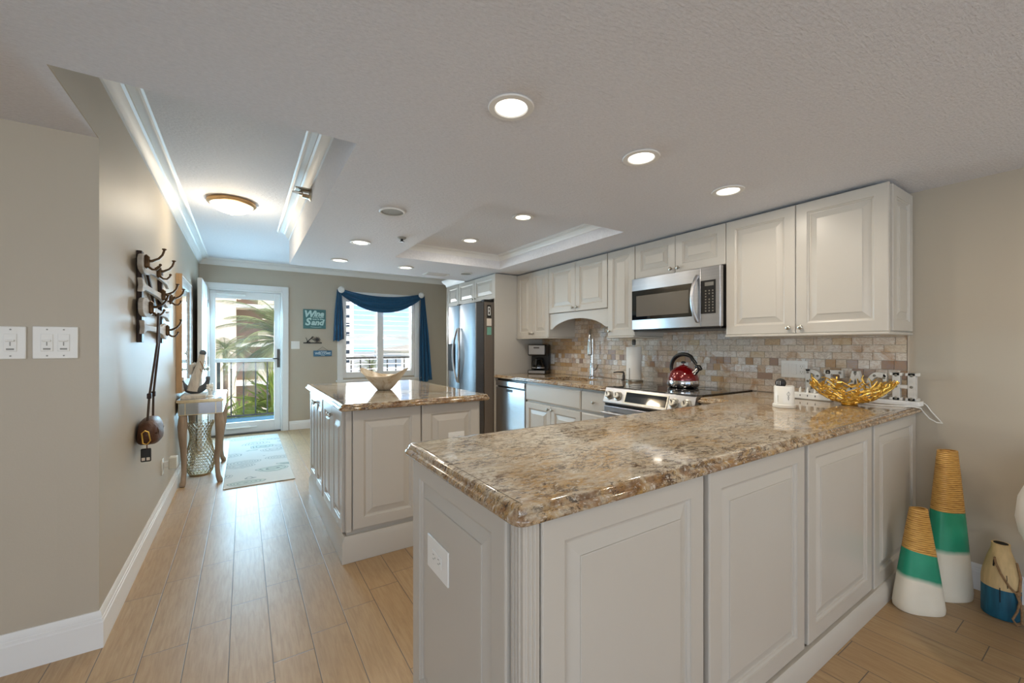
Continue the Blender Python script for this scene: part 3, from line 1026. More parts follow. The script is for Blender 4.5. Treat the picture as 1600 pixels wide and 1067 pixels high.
on_fridge('fridge_magnet', 'black magnet with a white initial, top one on the fridge side', 'magnet', 2.395, 1.645, 0.052, 0.150, M['black'], initial)
on_fridge('paper_note', 'pale paper note under the black magnet on the fridge side', 'note', 2.395, 1.520, 0.062, 0.085, M['note'])
on_fridge('paper_note', 'green note lowest on the side of the fridge', 'note', 2.396, 1.418, 0.056, 0.090, M['note_green'])

# ------------------------------------------------------------------ microwave
t = thing('microwave', 'stainless over-the-range microwave with a curved bar handle', 'microwave', (2.92, 1.96, 1.36), None)
my0, my1, mz0, mz1 = 1.578, 2.347, 1.372, 1.797
MB().box(2.740, my0, mz0 + 0.012, XW, my1, mz1).build('body', M['black'], t, bevel=0.003)
split = 1.724
mb = MB()
pts = [(2.708, split + 0.001), (2.708, my1 - 0.012), (2.714, my1 - 0.003), (2.742, my1), (2.742, split + 0.001)]
d = MB().prism(pts, 'z', mz0 + 0.004, mz1 - 0.003).build('door', M['steel'], t, bevel=0.003)
MB().box(2.7055, 1.790, 1.455, 2.709, 2.338, 1.695).build('window_frame', M['blackglass'], d, bevel=0.002)
MB().box(2.7035, 1.815, 1.482, 2.7058, 2.290, 1.650).build('window', pm('microwave_window', (104, 98, 90), 0.15, var=0.02), d)
pts = []
for i in range(15):
    u = i / 14
    pts.append((2.708 - 0.045 * sin(pi * u) ** 0.6, 1.748 + 0.016 * sin(pi * u), 1.415 + 0.325 * u))
MB().tube(pts, 0.0125, 10).build('handle', M['steel'], d)
pts = [(2.708, my0 + 0.008), (2.708, split - 0.001), (2.742, split - 0.001), (2.742, my0), (2.714, my0)]
cp = MB().prism(pts, 'z', mz0 + 0.004, mz1 - 0.003).build('control_panel', M['steel'], t, bevel=0.003)
MB().box(2.7055, 1.612, 1.468, 2.709, 1.722, 1.700).build('keypad', M['black'], cp, bevel=0.003)
MB().box(2.7035, 1.625, 1.660, 2.7056, 1.690, 1.686).build('display', pm('grey_display', (120, 118, 112), 0.2, var=0), cp)
mb = MB()
for r in range(8):
    for c in range(3):
        if r == 5 and c == 1:
            continue
        mb.lathe([(0.0055, 0), (0.0055, -0.0012)], (2.7056, 1.632 + c * 0.026, 1.486 + r * 0.020), 8, ax='x')
mb.build('key_button', pm('key_grey', (128, 122, 112), 0.5, var=0), cp)
MB().box(2.725, my0 + 0.01, mz0 - 0.010, XW, my1 - 0.01, mz0 + 0.011).build('vent_tray', M['black'], t, bevel=0.003)

# ------------------------------------------------------------------ range
ry0, ry1 = 1.578, 2.360
t = thing('range', 'stainless slide-in range with black glass cooktop and front knobs', 'range', (2.75, 1.96, 0))
MB().box(2.46, ry0, 0.03, XW - 0.02, ry1, 0.905).build('body', M['steel_dk'], t)
MB().box(2.442, ry0 + 0.001, 0.906, XW - 0.012, ry1 - 0.001, 0.922).build('cooktop', M['blackglass'], t, bevel=0.003)
for (cx_, cy_, r) in ((2.62, 1.80, 0.085), (2.62, 2.16, 0.10), (2.92, 1.80, 0.095), (2.92, 2.16, 0.075)):
    MB().tube([(cx_ + r * cos(2 * pi * i / 40), cy_ + r * sin(2 * pi * i / 40), 0.9222) for i in range(40)], 0.0012, 4, closed=True).build('burner_ring', M['ring_grey'], t)
# slanted control panel
cpoly = [(2.400, 0.795), (2.392, 0.805), (2.432, 0.914), (2.440, 0.918), (2.50, 0.918), (2.50, 0.795)]
cp = MB().prism([(x, z) for x, z in cpoly], 'y', ry0, ry1).build('control_panel', M['steel'], t, bevel=0.002)


def on_slant(y, z, d):
    # point on the slanted panel at height z, d metres out of it
    k = (z - 0.805) / (0.914 - 0.805)
    x = 2.392 + 0.040 * k
    n = Vector((-0.109, 0, 0.040)).normalized()
    return (x + n.x * d, y, z + n.z * d)


mb = MB()
mb.loops([[on_slant(yy, zz, d) for yy, zz in ((1.775, 0.815), (2.15, 0.815), (2.15, 0.900), (1.775, 0.900))] for d in (0.0, 0.004)])
fr = mb.build('display_frame', M['nickel'], cp)
mb = MB()
mb.loops([[on_slant(yy, zz, d) for yy, zz in ((1.785, 0.822), (2.14, 0.822), (2.14, 0.893), (1.785, 0.893))] for d in (0.004, 0.0055)])
mb.build('display', M['blackglass'], cp)
for y in (1.632, 1.725, 2.215, 2.305):
    mb = MB()
    z = 0.858
    c0 = Vector(on_slant(y, z, 0.0))
    n = Vector((-0.109, 0, 0.040)).normalized()
    mb.tube([c0, c0 + n * 0.006, c0 + n * 0.008, c0 + n * 0.030, c0 + n * 0.034], [0.036, 0.036, 0.028, 0.025, 0.020], 24)
    k = mb.build('knob', M['nickel'], t)
    w = Vector((0, 0.3, 1)).normalized()
    MB().tube([c0 + n * 0.0345 - w * 0.018, c0 + n * 0.0345 + w * 0.018], 0.003, 6).build('pointer', M['steel_dk'], k)
d = MB().box(2.400, ry0 + 0.003, 0.19, 2.455, ry1 - 0.003, 0.775).build('oven_door', M['steel'], t, bevel=0.005)
MB().box(2.397, 1.68, 0.32, 2.401, 2.26, 0.66).build('window', M['blackglass'], d, bevel=0.001)
mb = MB().tube([(2.352, ry0 + 0.03, 0.725), (2.352, ry1 - 0.03, 0.725)], 0.0125, 12)
for y in (ry0 + 0.06, ry1 - 0.06):
    mb.cyl((2.352, y, 0.725), (2.402, y, 0.725), 0.008)
mb.build('handle', M['steel'], d)
MB().box(2.415, ry0 + 0.003, 0.777, 2.46, ry1 - 0.003, 0.793).build('door_gap', M['black'], t)
MB().box(2.405, ry0 + 0.003, 0.05, 2.458, ry1 - 0.003, 0.18).build('storage_drawer', M['steel'], t, bevel=0.004)

# ------------------------------------------------------------------ counters
OGEE = [(-0.030, 0.876), (-0.006, 0.876), (0.0, 0.880), (0.002, 0.886), (0.0, 0.893), (-0.006, 0.898), (-0.010, 0.8995), (-0.011, 0.905), (-0.014, 0.911), (-0.020, 0.914), (-0.030, 0.914)]


def rounded(poly, radii):
    out = []
    n = len(poly)
    for i in range(n):
        r = radii[i]
        p = Vector(poly[i])
        if r <= 0:
            out.append(tuple(p))
            continue
        d0 = (Vector(poly[i - 1]) - p).normalized()
        d1 = (Vector(poly[(i + 1) % n]) - p).normalized()
        a, b = p + d0 * r, p + d1 * r
        for k in range(7):
            u = k / 6
            q = (1 - u) ** 2 * a + 2 * u * (1 - u) * p + u * u * b
            out.append(tuple(q))
    return out


def worktop(name, label, poly, radii, hole=None):
    """stone slab with an ogee edge; polygon runs counter-clockwise"""
    path = rounded(poly, radii)
    mb = MB()
    mb.sweep(path, OGEE, closed=True)
    # top and bottom faces from the inner loop
    inner = []
    k = len(path)
    for i in range(k):
        p = Vector(path[i])
        d0 = (p - Vector(path[i - 1])).normalized()
        d1 = (Vector(path[(i + 1) % k]) - p).normalized()
        n0, n1 = Vector((d0.y, -d0.x)), Vector((d1.y, -d1.x))
        mt = n0 + n1
        mt = mt / max(1e-6, mt.dot(n0))
        inner.append((p.x - 0.030 * mt.x, p.y - 0.030 * mt.y))
    if hole is None:
        mb.add([(x, y, 0.914) for x, y in inner], [tuple(range(k))])
        mb.add([(x, y, 0.876) for x, y in inner], [tuple(range(k))])
    else:
        hx0, hx1, hy0, hy1 = hole
        xs = [p[0] for p in inner]
        ys = [p[1] for p in inner]
        X_ = [min(xs), hx0, hx1, max(xs)]
        Y_ = [min(ys), hy0, hy1, max(ys)]
        for z in (0.876, 0.914):
            for i in range(3):
                for j in range(3):
                    if i == 1 and j == 1:
                        continue
                    mb.add([(X_[i], Y_[j], z), (X_[i + 1], Y_[j], z), (X_[i + 1], Y_[j + 1], z), (X_[i], Y_[j + 1], z)], [(0, 1, 2, 3)])
        mb.loops([[(hx0, hy0, z), (hx1, hy0, z), (hx1, hy1, z), (hx0, hy1, z)] for z in (0.876, 0.914)], False, False)
    bm_o = mb.build(name, M['granite'], smooth=50)
    tag(bm_o, label, 'countertop')
    return bm_o


worktop('countertop', 'gold and grey granite peninsula countertop with the gold bowl on it',
        [(0.452, 0.675), (3.138, 0.675), (3.138, 1.572), (2.438, 1.572), (2.438, 1.375), (0.452, 1.375)], [0.035, 0, 0, 0, 0.03, 0.035])
worktop('countertop', 'granite countertop round the sink, from the range to the tall panel',
        [(2.438, 2.366), (3.138, 2.366), (3.138, 4.138), (2.438, 4.138)], [0, 0, 0, 0], hole=(2.56, 2.94, 2.86, 3.40))
worktop('countertop', 'granite countertop on the kitchen island with the marble bowl on it',
        [(0.448, 2.432), (1.408, 2.432), (1.408, 3.945), (0.448, 3.945)], [0.03, 0.03, 0.03, 0.03])

# sink
t = thing('sink', 'undermount stainless kitchen sink set in the granite counter', 'sink', (2.75, 3.13, 0.70))
mb = MB()
mb.loops([[(2.555 + i, 2.855 + i, z), (2.945 - i, 2.855 + i, z), (2.945 - i, 3.405 - i, z), (2.555 + i, 3.405 - i, z)] for i, z in
          ((-0.02, 0.8745), (-0.02, 0.872), (0.006, 0.872), (0.012, 0.70), (0.03, 0.69), (0.16, 0.685))], False, True)
mb.build('basin', M['steel'], t, bevel=0.004)
MB().lathe([(0.035, 0.6855), (0.035, 0.688), (0.02, 0.689)], (2.75, 3.13, 0), 20).build('drain', M['chrome'], t)
tag(MB().tube([(2.56 + 0.0, 2.87, 0.9165), (2.93, 2.87, 0.9165)], 0.002, 6).build('sink_rim_bar', M['chrome']), None, None) if False else None

# ------------------------------------------------------------------ peninsula base
t = thing('peninsula_cabinet', 'white peninsula base with four raised panels facing the room', 'cabinet', (1.7, 1.03, 0))
PF = 0.705
MB().box(0.497, PF + 0.022, 0.0, 3.148, 1.350, ZC - 0.001).build('carcass', M['cab'], t)
MB().box(2.47, 1.351, 0.0, XW, 1.570, ZC - 0.001).build('corner_carcass', M['cab'], t)
zt = 0.874
for a, b in ((0.535, 1.125), (1.152, 1.774), (1.804, 2.469), (2.500, 3.140)):
    z0 = 0.10 if a < 2.4 else 0.088
    MB().panel(b - a, zt - z0 - 0.002, 0.022, face_ny(a, PF + 0.022, z0), 0.062).build('panel', M['cab'], t)
for a in (1.126, 1.775, 2.470):
    MB().box(a, PF + 0.018, 0.10, a + 0.029, PF + 0.0225, zt).build('shadow_gap', M['gap_shade'], t)  # dark strips: shade between the panels put into the colour
# fluted corner post
mb = MB()
mb.box(0.487, PF + 0.004, 0.0, 0.530, PF + 0.05, zt)
for dx in (0.010, 0.021, 0.032):
    mb.cyl((0.487 + dx, PF + 0.004, 0.10), (0.487 + dx, PF + 0.004, zt), 0.0030, n=8)
for dy in (0.012, 0.024, 0.036):
    mb.cyl((0.487, PF + 0.004 + dy, 0.10), (0.487, PF + 0.004 + dy, zt), 0.0030, n=8)
mb.build('corner_post', M['cab'], t)
MB().panel(1.350 - 0.765, zt - 0.10, 0.020, face_nx(0.496, 0.760, 0.10), 0.060).build('end_panel', M['cab'], t)
mb = MB()
mb.sweep([(0.497, 1.352), (0.497, PF + 0.012), (3.146, PF + 0.012)], [(o, z) for o, z in [(0, 0.001), (0.030, 0.001), (0.030, 0.072), (0.022, 0.084), (0.018, 0.092), (0, 0.092)]])
mb.build('base_trim', M['cab'], t)

# ------------------------------------------------------------------ island
t = thing('island_cabinet', 'white kitchen island base with knobbed doors facing the hall', 'cabinet', (0.93, 3.19, 0))
IF = 2.500
MB().box(0.498, IF + 0.020, 0.0, 1.362, 3.905, ZC - 0.001).build('carcass', M['cab'], t)
for a, b in ((0.530, 0.938), (0.946, 1.352)):
    MB().panel(b - a, 0.690, 0.020, face_ny(a, IF + 0.020, 0.178), 0.060).build('panel', M['cab'], t)
MB().box(0.492, IF + 0.006, 0.165, 0.524, IF + 0.04, zt).build('corner_stile', M['cab'], t, bevel=0.003)
MB().box(1.354, IF + 0.012, 0.165, 1.366, IF + 0.04, zt).build('corner_stile', M['cab'], t, bevel=0.003)
for a, b, ky in ((2.545, 2.875, 2.845), (2.880, 3.212, 2.912), (3.255, 3.565, 3.535), (3.570, 3.890, 3.602)):
    d = MB().panel(b - a, 0.70, 0.021, face_nx(0.498, a, 0.160), 0.058).build('door', M['cab'], t)
    knob(d, (0.477, ky, 0.800), '-x', r=0.015)
mb = MB()
mb.sweep([(0.495, 3.905), (0.495, IF + 0.012), (1.362, IF + 0.012), (1.362, 3.905)], [(0, 0.001), (0.026, 0.001), (0.026, 0.118), (0.016, 0.138), (0.012, 0.150), (0, 0.150)])
mb.build('base_trim', M['cab'], t)

# ------------------------------------------------------------------ tiled backsplash: every tile laid one by one in one mesh
def backsplash():
    rnd = random.Random(5)
    vs, fs, cols = [], [], []
    y0, y1 = 0.742, 4.138
    z = 0.9145
    rows = []
    k = 0
    while z < 1.60:
        h = 0.0520 if k in (3, 4) else 0.0440
        rows.append((z, h, k))
        z += h + 0.0015
        k += 1
    for (z, h, k) in rows:
        small = k in (3, 4)
        w = 0.056 if small else 0.1015
        y = y0 - (w * (0.5 if k % 2 else 0.0))
        while y < y1:
            a, b = max(y, y0), min(y + w - 0.0015, y1)
            zt_ = min(z + h, 1.60)
            y += w
            if b - a < 0.006:
                continue
            d = 0.010 + rnd.random() * 0.0012
            i = 0.0012
            x = XR - d
            base = len(vs)
            vs += [(XR - 0.004, a, z), (XR - 0.004, b, z), (XR - 0.004, b, zt_), (XR - 0.004, a, zt_), (x, a + i, z + i), (x, b - i, z + i), (x, b - i, zt_ - i), (x, a + i, zt_ - i)]
            nf = [(4, 5, 6, 7), (0, 1, 5, 4), (1, 2, 6, 5), (2, 3, 7, 6), (3, 0, 4, 7)]
            fs += [tuple(q + base for q in f) for f in nf]
            r = rnd.random()
            r = r if r < 0.86 or rnd.random() < 0.4 else 0.5 * rnd.random()
            if small:
                r = rnd.choice([0.3, 0.5, 0.8, 1.0, 0.9, 0.95, 1.0, 1.0, 0.97] if y > 2.4 else [0.3, 0.5, 0.8, 0.78, 0.92, 0.95, 0.96, 1.0, 1.0])
            elif y > 3.42 and rnd.random() < 0.6:
                r = rnd.choice([0.88, 0.9, 0.86, 0.66, 0.91])
            cols += [(r, rnd.random(), rnd.random(), 1.0)] * 5
    # clear the zones covered by wall cabinets is not needed: cabinets stand on the tile plane
    me = bpy.data.meshes.new('wall_backsplash')
    me.from_pydata(vs, [], fs)
    me.materials.append(M['tile'])
    at = me.attributes.new('tile', 'FLOAT_COLOR', 'CORNER')
    flat = []
    for p in me.polygons:
        for _ in p.loop_indices:
            flat.extend(cols[p.index])
    at.data.foreach_set('color', flat)
    me.update()
    bm = bmesh.new()
    bm.from_mesh(me)
    bmesh.ops.recalc_face_normals(bm, faces=bm.faces)
    bm.to_mesh(me)
    bm.free()
    o = bpy.data.objects.new('wall_backsplash', me)
    COL.objects.link(o)
    o['kind'] = 'structure'
    BASE[o.name] = Vector((0, 0, 0))
    g = MB().box(XR - 0.006, y0 - 0.006, 0.914, XR, y1, 1.60)
    g.box(XR - 0.013, y0 - 0.008, 0.914, XR, y0 - 0.002, 1.312)
    struct('wall_backsplash_grout', g, M['grout'])


backsplash()

# ================================================================== CEILING FIXTURES
def downlight(loc, label, group='recessed ceiling lights'):
    t = thing('recessed_light', label, 'ceiling light', loc, group)
    MB().lathe([(0.056, -0.001), (0.080, -0.001), (0.083, -0.004), (0.080, -0.008), (0.060, -0.009), (0.056, -0.005)], loc, 32, cap0=False, cap1=False).build('trim_ring', M['trim'], t)
    MB().lathe([(0.0002, -0.003), (0.050, -0.003), (0.060, -0.0045), (0.060, -0.001), (0.0002, -0.001)], loc, 32, cap0=False, cap1=False).build('lens', M['lamp'], t)
    light('lamp', 'AREA', (0, 0, -0.012), (0, 0, 0), LAMP_W, (1.0, 0.90, 0.76), parent=t, shape='DISK', size=0.11)
    return t


downlight((0.805, 1.245, ZS), 'recessed ceiling light nearest the camera, over the peninsula\'s free end')
downlight((1.514, 1.255, ZS), 'recessed ceiling light over the middle of the peninsula')
downlight((2.239, 1.262, ZS), 'recessed ceiling light over the peninsula near the letter sign')
downlight((0.808, 3.54, ZS), 'recessed ceiling light over the island\'s hall side, closer of two')
downlight((0.799, 4.39, ZS), 'recessed ceiling light beyond the island toward the wine sign')
downlight((1.481, 4.40, ZS), 'recessed ceiling light in front of the kitchen window and vent')
downlight((1.81, 2.63, ZK), 'recessed light in the raised kitchen tray, nearer one')
downlight((1.79, 3.48, ZK), 'recessed light in the raised kitchen tray, one by the fridge')

# flush hall light
t = thing('flush_ceiling_light', 'round flush hall ceiling light with brass rim and glowing glass bowl', 'ceiling light', (-0.08, 4.10, ZH))
c = (-0.08, 4.10, ZH)
MB().lathe([(0.150, 0), (0.168, -0.004), (0.172, -0.022), (0.160, -0.034), (0.150, -0.036), (0.148, -0.02)], c, 48).build('rim', pm('brass_rim', (196, 164, 122), 0.3, 0.9, var=0.02), t)
MB().lathe([(0.150, -0.034), (0.140, -0.052), (0.11, -0.075), (0.06, -0.092), (0.012, -0.098)], c, 48).build('glass_bowl', M['flush'], t)
MB().lathe([(0.010, -0.097), (0.013, -0.103), (0.010, -0.110), (0.004, -0.113)], c, 14).build('finial', M['nickel'], t)
light('lamp', 'POINT', (0, 0, -0.16), (0, 0, 0), FLUSH_W, (1.0, 0.86, 0.66), parent=t, shadow_soft_size=0.10)

# sprinkler on the soffit side
t = thing('fire_sprinkler', 'metal sidewall fire sprinkler sticking out of the hall soffit', 'sprinkler', (0.40, 3.25, 2.325))
MB().lathe([(0.052, 0), (0.052, -0.004), (0.036, -0.016), (0.030, -0.056), (0.018, -0.060), (0.014, -0.078)], (0.403, 3.25, 2.320), 20, ax='x').build('escutcheon', M['nickel'], t)
mb = MB().tube([(0.330, 3.25, 2.320), (0.285, 3.25, 2.318)], [0.010, 0.006], 10)
mb.tube([(0.340, 3.235, 2.32), (0.30, 3.232, 2.32), (0.285, 3.25, 2.32)], 0.003, 6)
mb.tube([(0.340, 3.265, 2.32), (0.30, 3.268, 2.32), (0.285, 3.25, 2.32)], 0.003, 6)
mb.build('nozzle', M['nickel'], t)
MB().box(0.300, 3.20, 2.338, 0.395, 3.300, 2.346).build('deflector', M['nickel'], t, bevel=0.003)

t = thing('ceiling_sprinkler', 'small dark pendent sprinkler head in the ceiling over the island', 'sprinkler', (1.05, 3.215, ZS))
MB().lathe([(0.034, 0), (0.034, -0.004), (0.024, -0.014)], (1.05, 3.215, ZS), 20).build('escutcheon', M['grille'], t)
MB().lathe([(0.010, -0.012), (0.010, -0.030), (0.020, -0.033), (0.020, -0.036)], (1.05, 3.215, ZS), 14).build('nozzle', M['black'], t)

for (x, y, r, lab) in ((0.795, 2.623, 0.082, 'round grey ceiling speaker with white ring over the island'), (2.199, 4.383, 0.075, 'round grey ceiling speaker in front of the fridge cabinets')):
    t = thing('ceiling_speaker', lab, 'speaker', (x, y, ZS), 'round ceiling speakers')
    MB().lathe([(r - 0.014, -0.001), (r, -0.001), (r, -0.006), (r - 0.006, -0.010), (r - 0.014, -0.008)], (x, y, ZS), 32, cap0=False, cap1=False).build('ring', M['trim'], t)
    MB().lathe([(0.0005, -0.005), (r - 0.014, -0.005), (r - 0.014, -0.001)], (x, y, ZS), 32, cap0=False).build('grille', M['grille'], t)

t = thing('ceiling_vent', 'rectangular louvered air vent in the ceiling near the fridge', 'vent', (1.93, 4.64, ZS))
mb = MB()
x0, x1, y0, y1 = 1.79, 2.07, 4.55, 4.73
mb.box(x0, y0, ZS - 0.006, x0 + 0.02, y1, ZS)
mb.box(x1 - 0.02, y0, ZS - 0.006, x1, y1, ZS)
mb.box(x0 + 0.02, y0, ZS - 0.006, x1 - 0.02, y0 + 0.02, ZS)
mb.box(x0 + 0.02, y1 - 0.02, ZS - 0.006, x1 - 0.02, y1, ZS)
mb.build('vent_frame', M['trim'], t)
MB().box(x0 + 0.02, y0 + 0.02, ZS - 0.002, x1 - 0.02, y1 - 0.02, ZS - 0.0005).build('backing', M['dark_hole'], t)
mb = MB()
for i in range(5):
    y = y0 + 0.035 + i * 0.024
    mb.loops([[(x0 + 0.02, y, ZS - 0.003), (x0 + 0.02, y + 0.004, ZS - 0.012), (x0 + 0.02, y + 0.005, ZS - 0.011), (x0 + 0.02, y + 0.001, ZS - 0.002)],
              [(x1 - 0.02, y, ZS - 0.003), (x1 - 0.02, y + 0.004, ZS - 0.012), (x1 - 0.02, y + 0.005, ZS - 0.011), (x1 - 0.02, y + 0.001, ZS - 0.002)]])
mb.build('louver', M['trim'], t)


# ================================================================== PLATES: SWITCHES AND OUTLETS
def dimmer_plate(x0, x1, z0, z1, n, label):
    y = 2.36
    t = thing('wall_switch', label, 'light switch', ((x0 + x1) / 2, y, z0), 'dimmer switch plates by the hall corner')
    MB().box(x0, y - 0.007, z0, x1, y, z1).build('plate', M['white_pl'], t, bevel=0.003)
    xs = [(x0 + x1) / 2 + (i - (n - 1) / 2) * 0.046 for i in range(n)]
    for x in xs:
        zc = (z0 + z1) / 2
        d = MB().box(x - 0.0165, y - 0.010, zc - 0.034, x + 0.0165, y - 0.0075, zc + 0.034).build('dimmer', M['white_pl'], t, bevel=0.0015)
        mb = MB().box(x - 0.012, y - 0.0165, zc + 0.004, x + 0.012, y - 0.0102, zc + 0.011)
        mb.build('slider', M['white_pl'], d, bevel=0.002)
        mb = MB().box(x - 0.0015, y - 0.0106, zc - 0.012, x + 0.0015, y - 0.0101, zc + 0.003)
        mb.box(x - 0.010, y - 0.0108, zc - 0.028, x + 0.010, y - 0.0101, zc - 0.0215)
        mb.build('slot', M['grille'], d)
    mb = MB()
    for x in xs:
        for z in (z0 + 0.012, z1 - 0.012):
            mb.lathe([(0.0028, 0), (0.0028, -0.0012)], (x, y - 0.007, z), 10, ax='y')
    mb.build('screw', M['grille'], t)


dimmer_plate(-0.782, -0.702, 1.191, 1.316, 1, 'white single dimmer switch plate at the photo\'s left edge')
dimmer_plate(-0.686, -0.560, 1.191, 1.318, 2, 'white double dimmer switch plate next to the hall corner')


def gang(P, label, cat, name, n_kind, pitch=0.046, group=None, hgt=0.116, rot=False, wid=0.070):
    """plate of outlets and rockers. P(u, v, d) maps plate coordinates (u right, v up, from the plate's centre) to the room"""
    n = len(n_kind)
    w = wid + pitch * (n - 1)
    o = P(0, 0, 0)
    t = thing(name, label, cat, o, group)

    def bx(mb, u0, v0, u1, v1, d0, d1):
        if rot:
            u0, v0, u1, v1 = -v1, u0, -v0, u1
        mb.loops([[P(u0, v0, d), P(u1, v0, d), P(u1, v1, d), P(u0, v1, d)] for d in (d0, d1)])
        return mb

    bx(MB(), -w / 2, -hgt / 2, w / 2, hgt / 2, 0.0005, 0.006).build('plate', M['white_pl'], t, bevel=0.0025)
    for i, k in enumerate(n_kind):
        c_ = (i - (n - 1) / 2) * pitch
        bx_ = bx(MB(), c_ - 0.0165, -0.034, c_ + 0.0165, 0.034, 0.006, 0.0085)
        if k == 'r':
            bx_.build('rocker', M['white_pl'], t, bevel=0.0015)
        else:
            r = bx_.build('receptacle', M['white_pl'], t, bevel=0.0015)
            mb = MB()
            for v in (-0.018, 0.018):
                bx(mb, c_ - 0.0075, v - 0.002, c_ - 0.0055, v + 0.007, 0.0085, 0.0090)
                bx(mb, c_ + 0.0055, v - 0.002, c_ + 0.0075, v + 0.007, 0.0085, 0.0090)
                bx(mb, c_ - 0.002, v - 0.011, c_ + 0.002, v - 0.007, 0.0085, 0.0090)
            mb.build('slot', M['grille'], r)
    return t


gang(lambda u, v, d: (0.4768 - d, 1.125 - u, 0.622 + v), 'white outlet set sideways in the peninsula\'s end panel', 'outlet', 'wall_outlet', ['o'], rot=True, hgt=0.150, wid=0.098)
gang(lambda u, v, d: (1.182 + u, 2.4995 - d, 0.640 + v), 'white outlet set sideways in the island\'s panel facing the camera', 'outlet', 'wall_outlet', ['o'], rot=True)
gang(lambda u, v, d: (3.1375 - d, 3.925 - u, 1.085 + v), 'narrow white outlet plate on the tile beside the coffee maker', 'outlet', 'wall_outlet', ['o'])
gang(lambda u, v, d: (3.1375 - d, 1.310 - u, 1.085 + v), 'white triple switch plate on the tile behind the letter B', 'light switch', 'wall_switch', ['r', 'r', 'o'])
gang(lambda u, v, d: (0.648 + u, YB - d, 1.258 + v), 'square white switch plate beside the entry door, left of the black decor', 'light switch', 'wall_switch', ['r', 'r'])
gang(lambda u, v, d: (XL + d, 3.93 + u, 0.36 + v), 'white outlet low on the hall wall with the night light plugged in', 'outlet', 'wall_outlet', ['o'])
t = thing('night_light', 'small square night light plugged into the low hall outlet', 'night light', (XL + 0.02, 3.94, 0.36))
MB().box(XL + 0.0095, 3.918, 0.352, XL + 0.040, 3.952, 0.392).build('plug', M['white_pl'], t, bevel=0.004)
MB().box(XL + 0.040, 3.895, 0.340, XL + 0.088, 3.975, 0.425).build('shade', pm('night_shade', (226, 222, 206), 0.35, var=0.02, trans=0.2), t, bevel=0.006)

# ================================================================== HALL, LEFT WALL
# coat rack: two dark bars, four fish-shaped boards
t = thing('coat_rack', 'whitewashed fish-shaped coat rack with bronze hooks on the hall wall', 'coat rack', (XL, 3.4, 1.26))
for y in (3.09, 3.77):
    MB().box(XL + 0.001, y - 0.027, 1.262, XL + 0.024, y + 0.027, 1.775).build('wall_bar', M['iron'], t, bevel=0.002)
mb = MB()
mb.prism([(3.185, 1.745), (3.225, 1.745), (3.64, 1.44), (3.60, 1.44)], 'x', XL + 0.006, XL + 0.020)
mb.build('cross_bar', M['iron'], t)


def fish(y0, y1, z, flip):
    L = y1 - y0
    top = []
    for s, h in ((0.0, 0.018), (0.02, 0.040), (0.06, 0.050), (0.12, 0.054), (0.20, 0.047), (0.28, 0.030), (0.40, 0.020), (0.60, 0.016), (0.80, 0.015), (0.90, 0.018), (0.96, 0.032), (1.0, 0.038)):
        top.append((s, h))
    pts = [(s, h) for s, h in top] + [(0.975, 0.0)] + [(s, -h) for s, h in reversed(top)]
    poly = []
    for s, h in pts:
        yy = y0 + s * L if not flip else y1 - s * L
        poly.append((yy, z + h))
    b = MB().prism(poly, 'x', XL + 0.0245, XL + 0.046).build('fish_board', M['whitewash'], t, bevel=0.003)
    return b


def hook(board, y, z):
    x = XL + 0.0465
    mb = MB()
    mb.tube([(x - 0.001, y, z + 0.030), (x + 0.0045, y, z + 0.026), (x + 0.0045, y, z - 0.026), (x - 0.001, y, z - 0.030)], [0.014, 0.017, 0.017, 0.012], 10, flat=1.0)
    up = [(x, y, z + 0.004), (x + 0.030, y, z + 0.006), (x + 0.058, y, z + 0.022), (x + 0.074, y, z + 0.044), (x + 0.080, y, z + 0.064), (x + 0.082, y, z + 0.073)]
    mb.tube(up, [0.010, 0.0075, 0.006, 0.0055, 0.0055, 0.0055], 10)
    mb.lathe([(0.006, 0), (0.011, 0.004), (0.011, 0.008), (0.005, 0.011)], (up[-1][0], y, up[-1][2] - 0.002), 12)
    lo = [(x + 0.004, y, z - 0.002), (x + 0.014, y, z - 0.026), (x + 0.030, y, z - 0.040), (x + 0.048, y, z - 0.040), (x + 0.060, y, z - 0.026), (x + 0.065, y, z - 0.014)]
    mb.tube(lo, [0.008, 0.007, 0.006, 0.0055, 0.005, 0.005], 10)
    mb.sphere((lo[-1][0], y, lo[-1][2] + 0.002), 0.0075, 10, 8)
    mb.build('hook', M['bronze'], board)


b1 = fish(2.93, 3.90, 1.695, False)
b2 = fish(2.93, 3.98, 1.570, True)
b3 = fish(2.95, 3.92, 1.458, False)
b4 = fish(2.98, 3.86, 1.345, True)
hook(b1, 3.00, 1.705)
hook(b1, 3.38, 1.705)
hook(b2, 3.56, 1.580)
hook(b2, 3.90, 1.585)
hook(b3, 3.13, 1.462)
hook(b4, 3.74, 1.350)

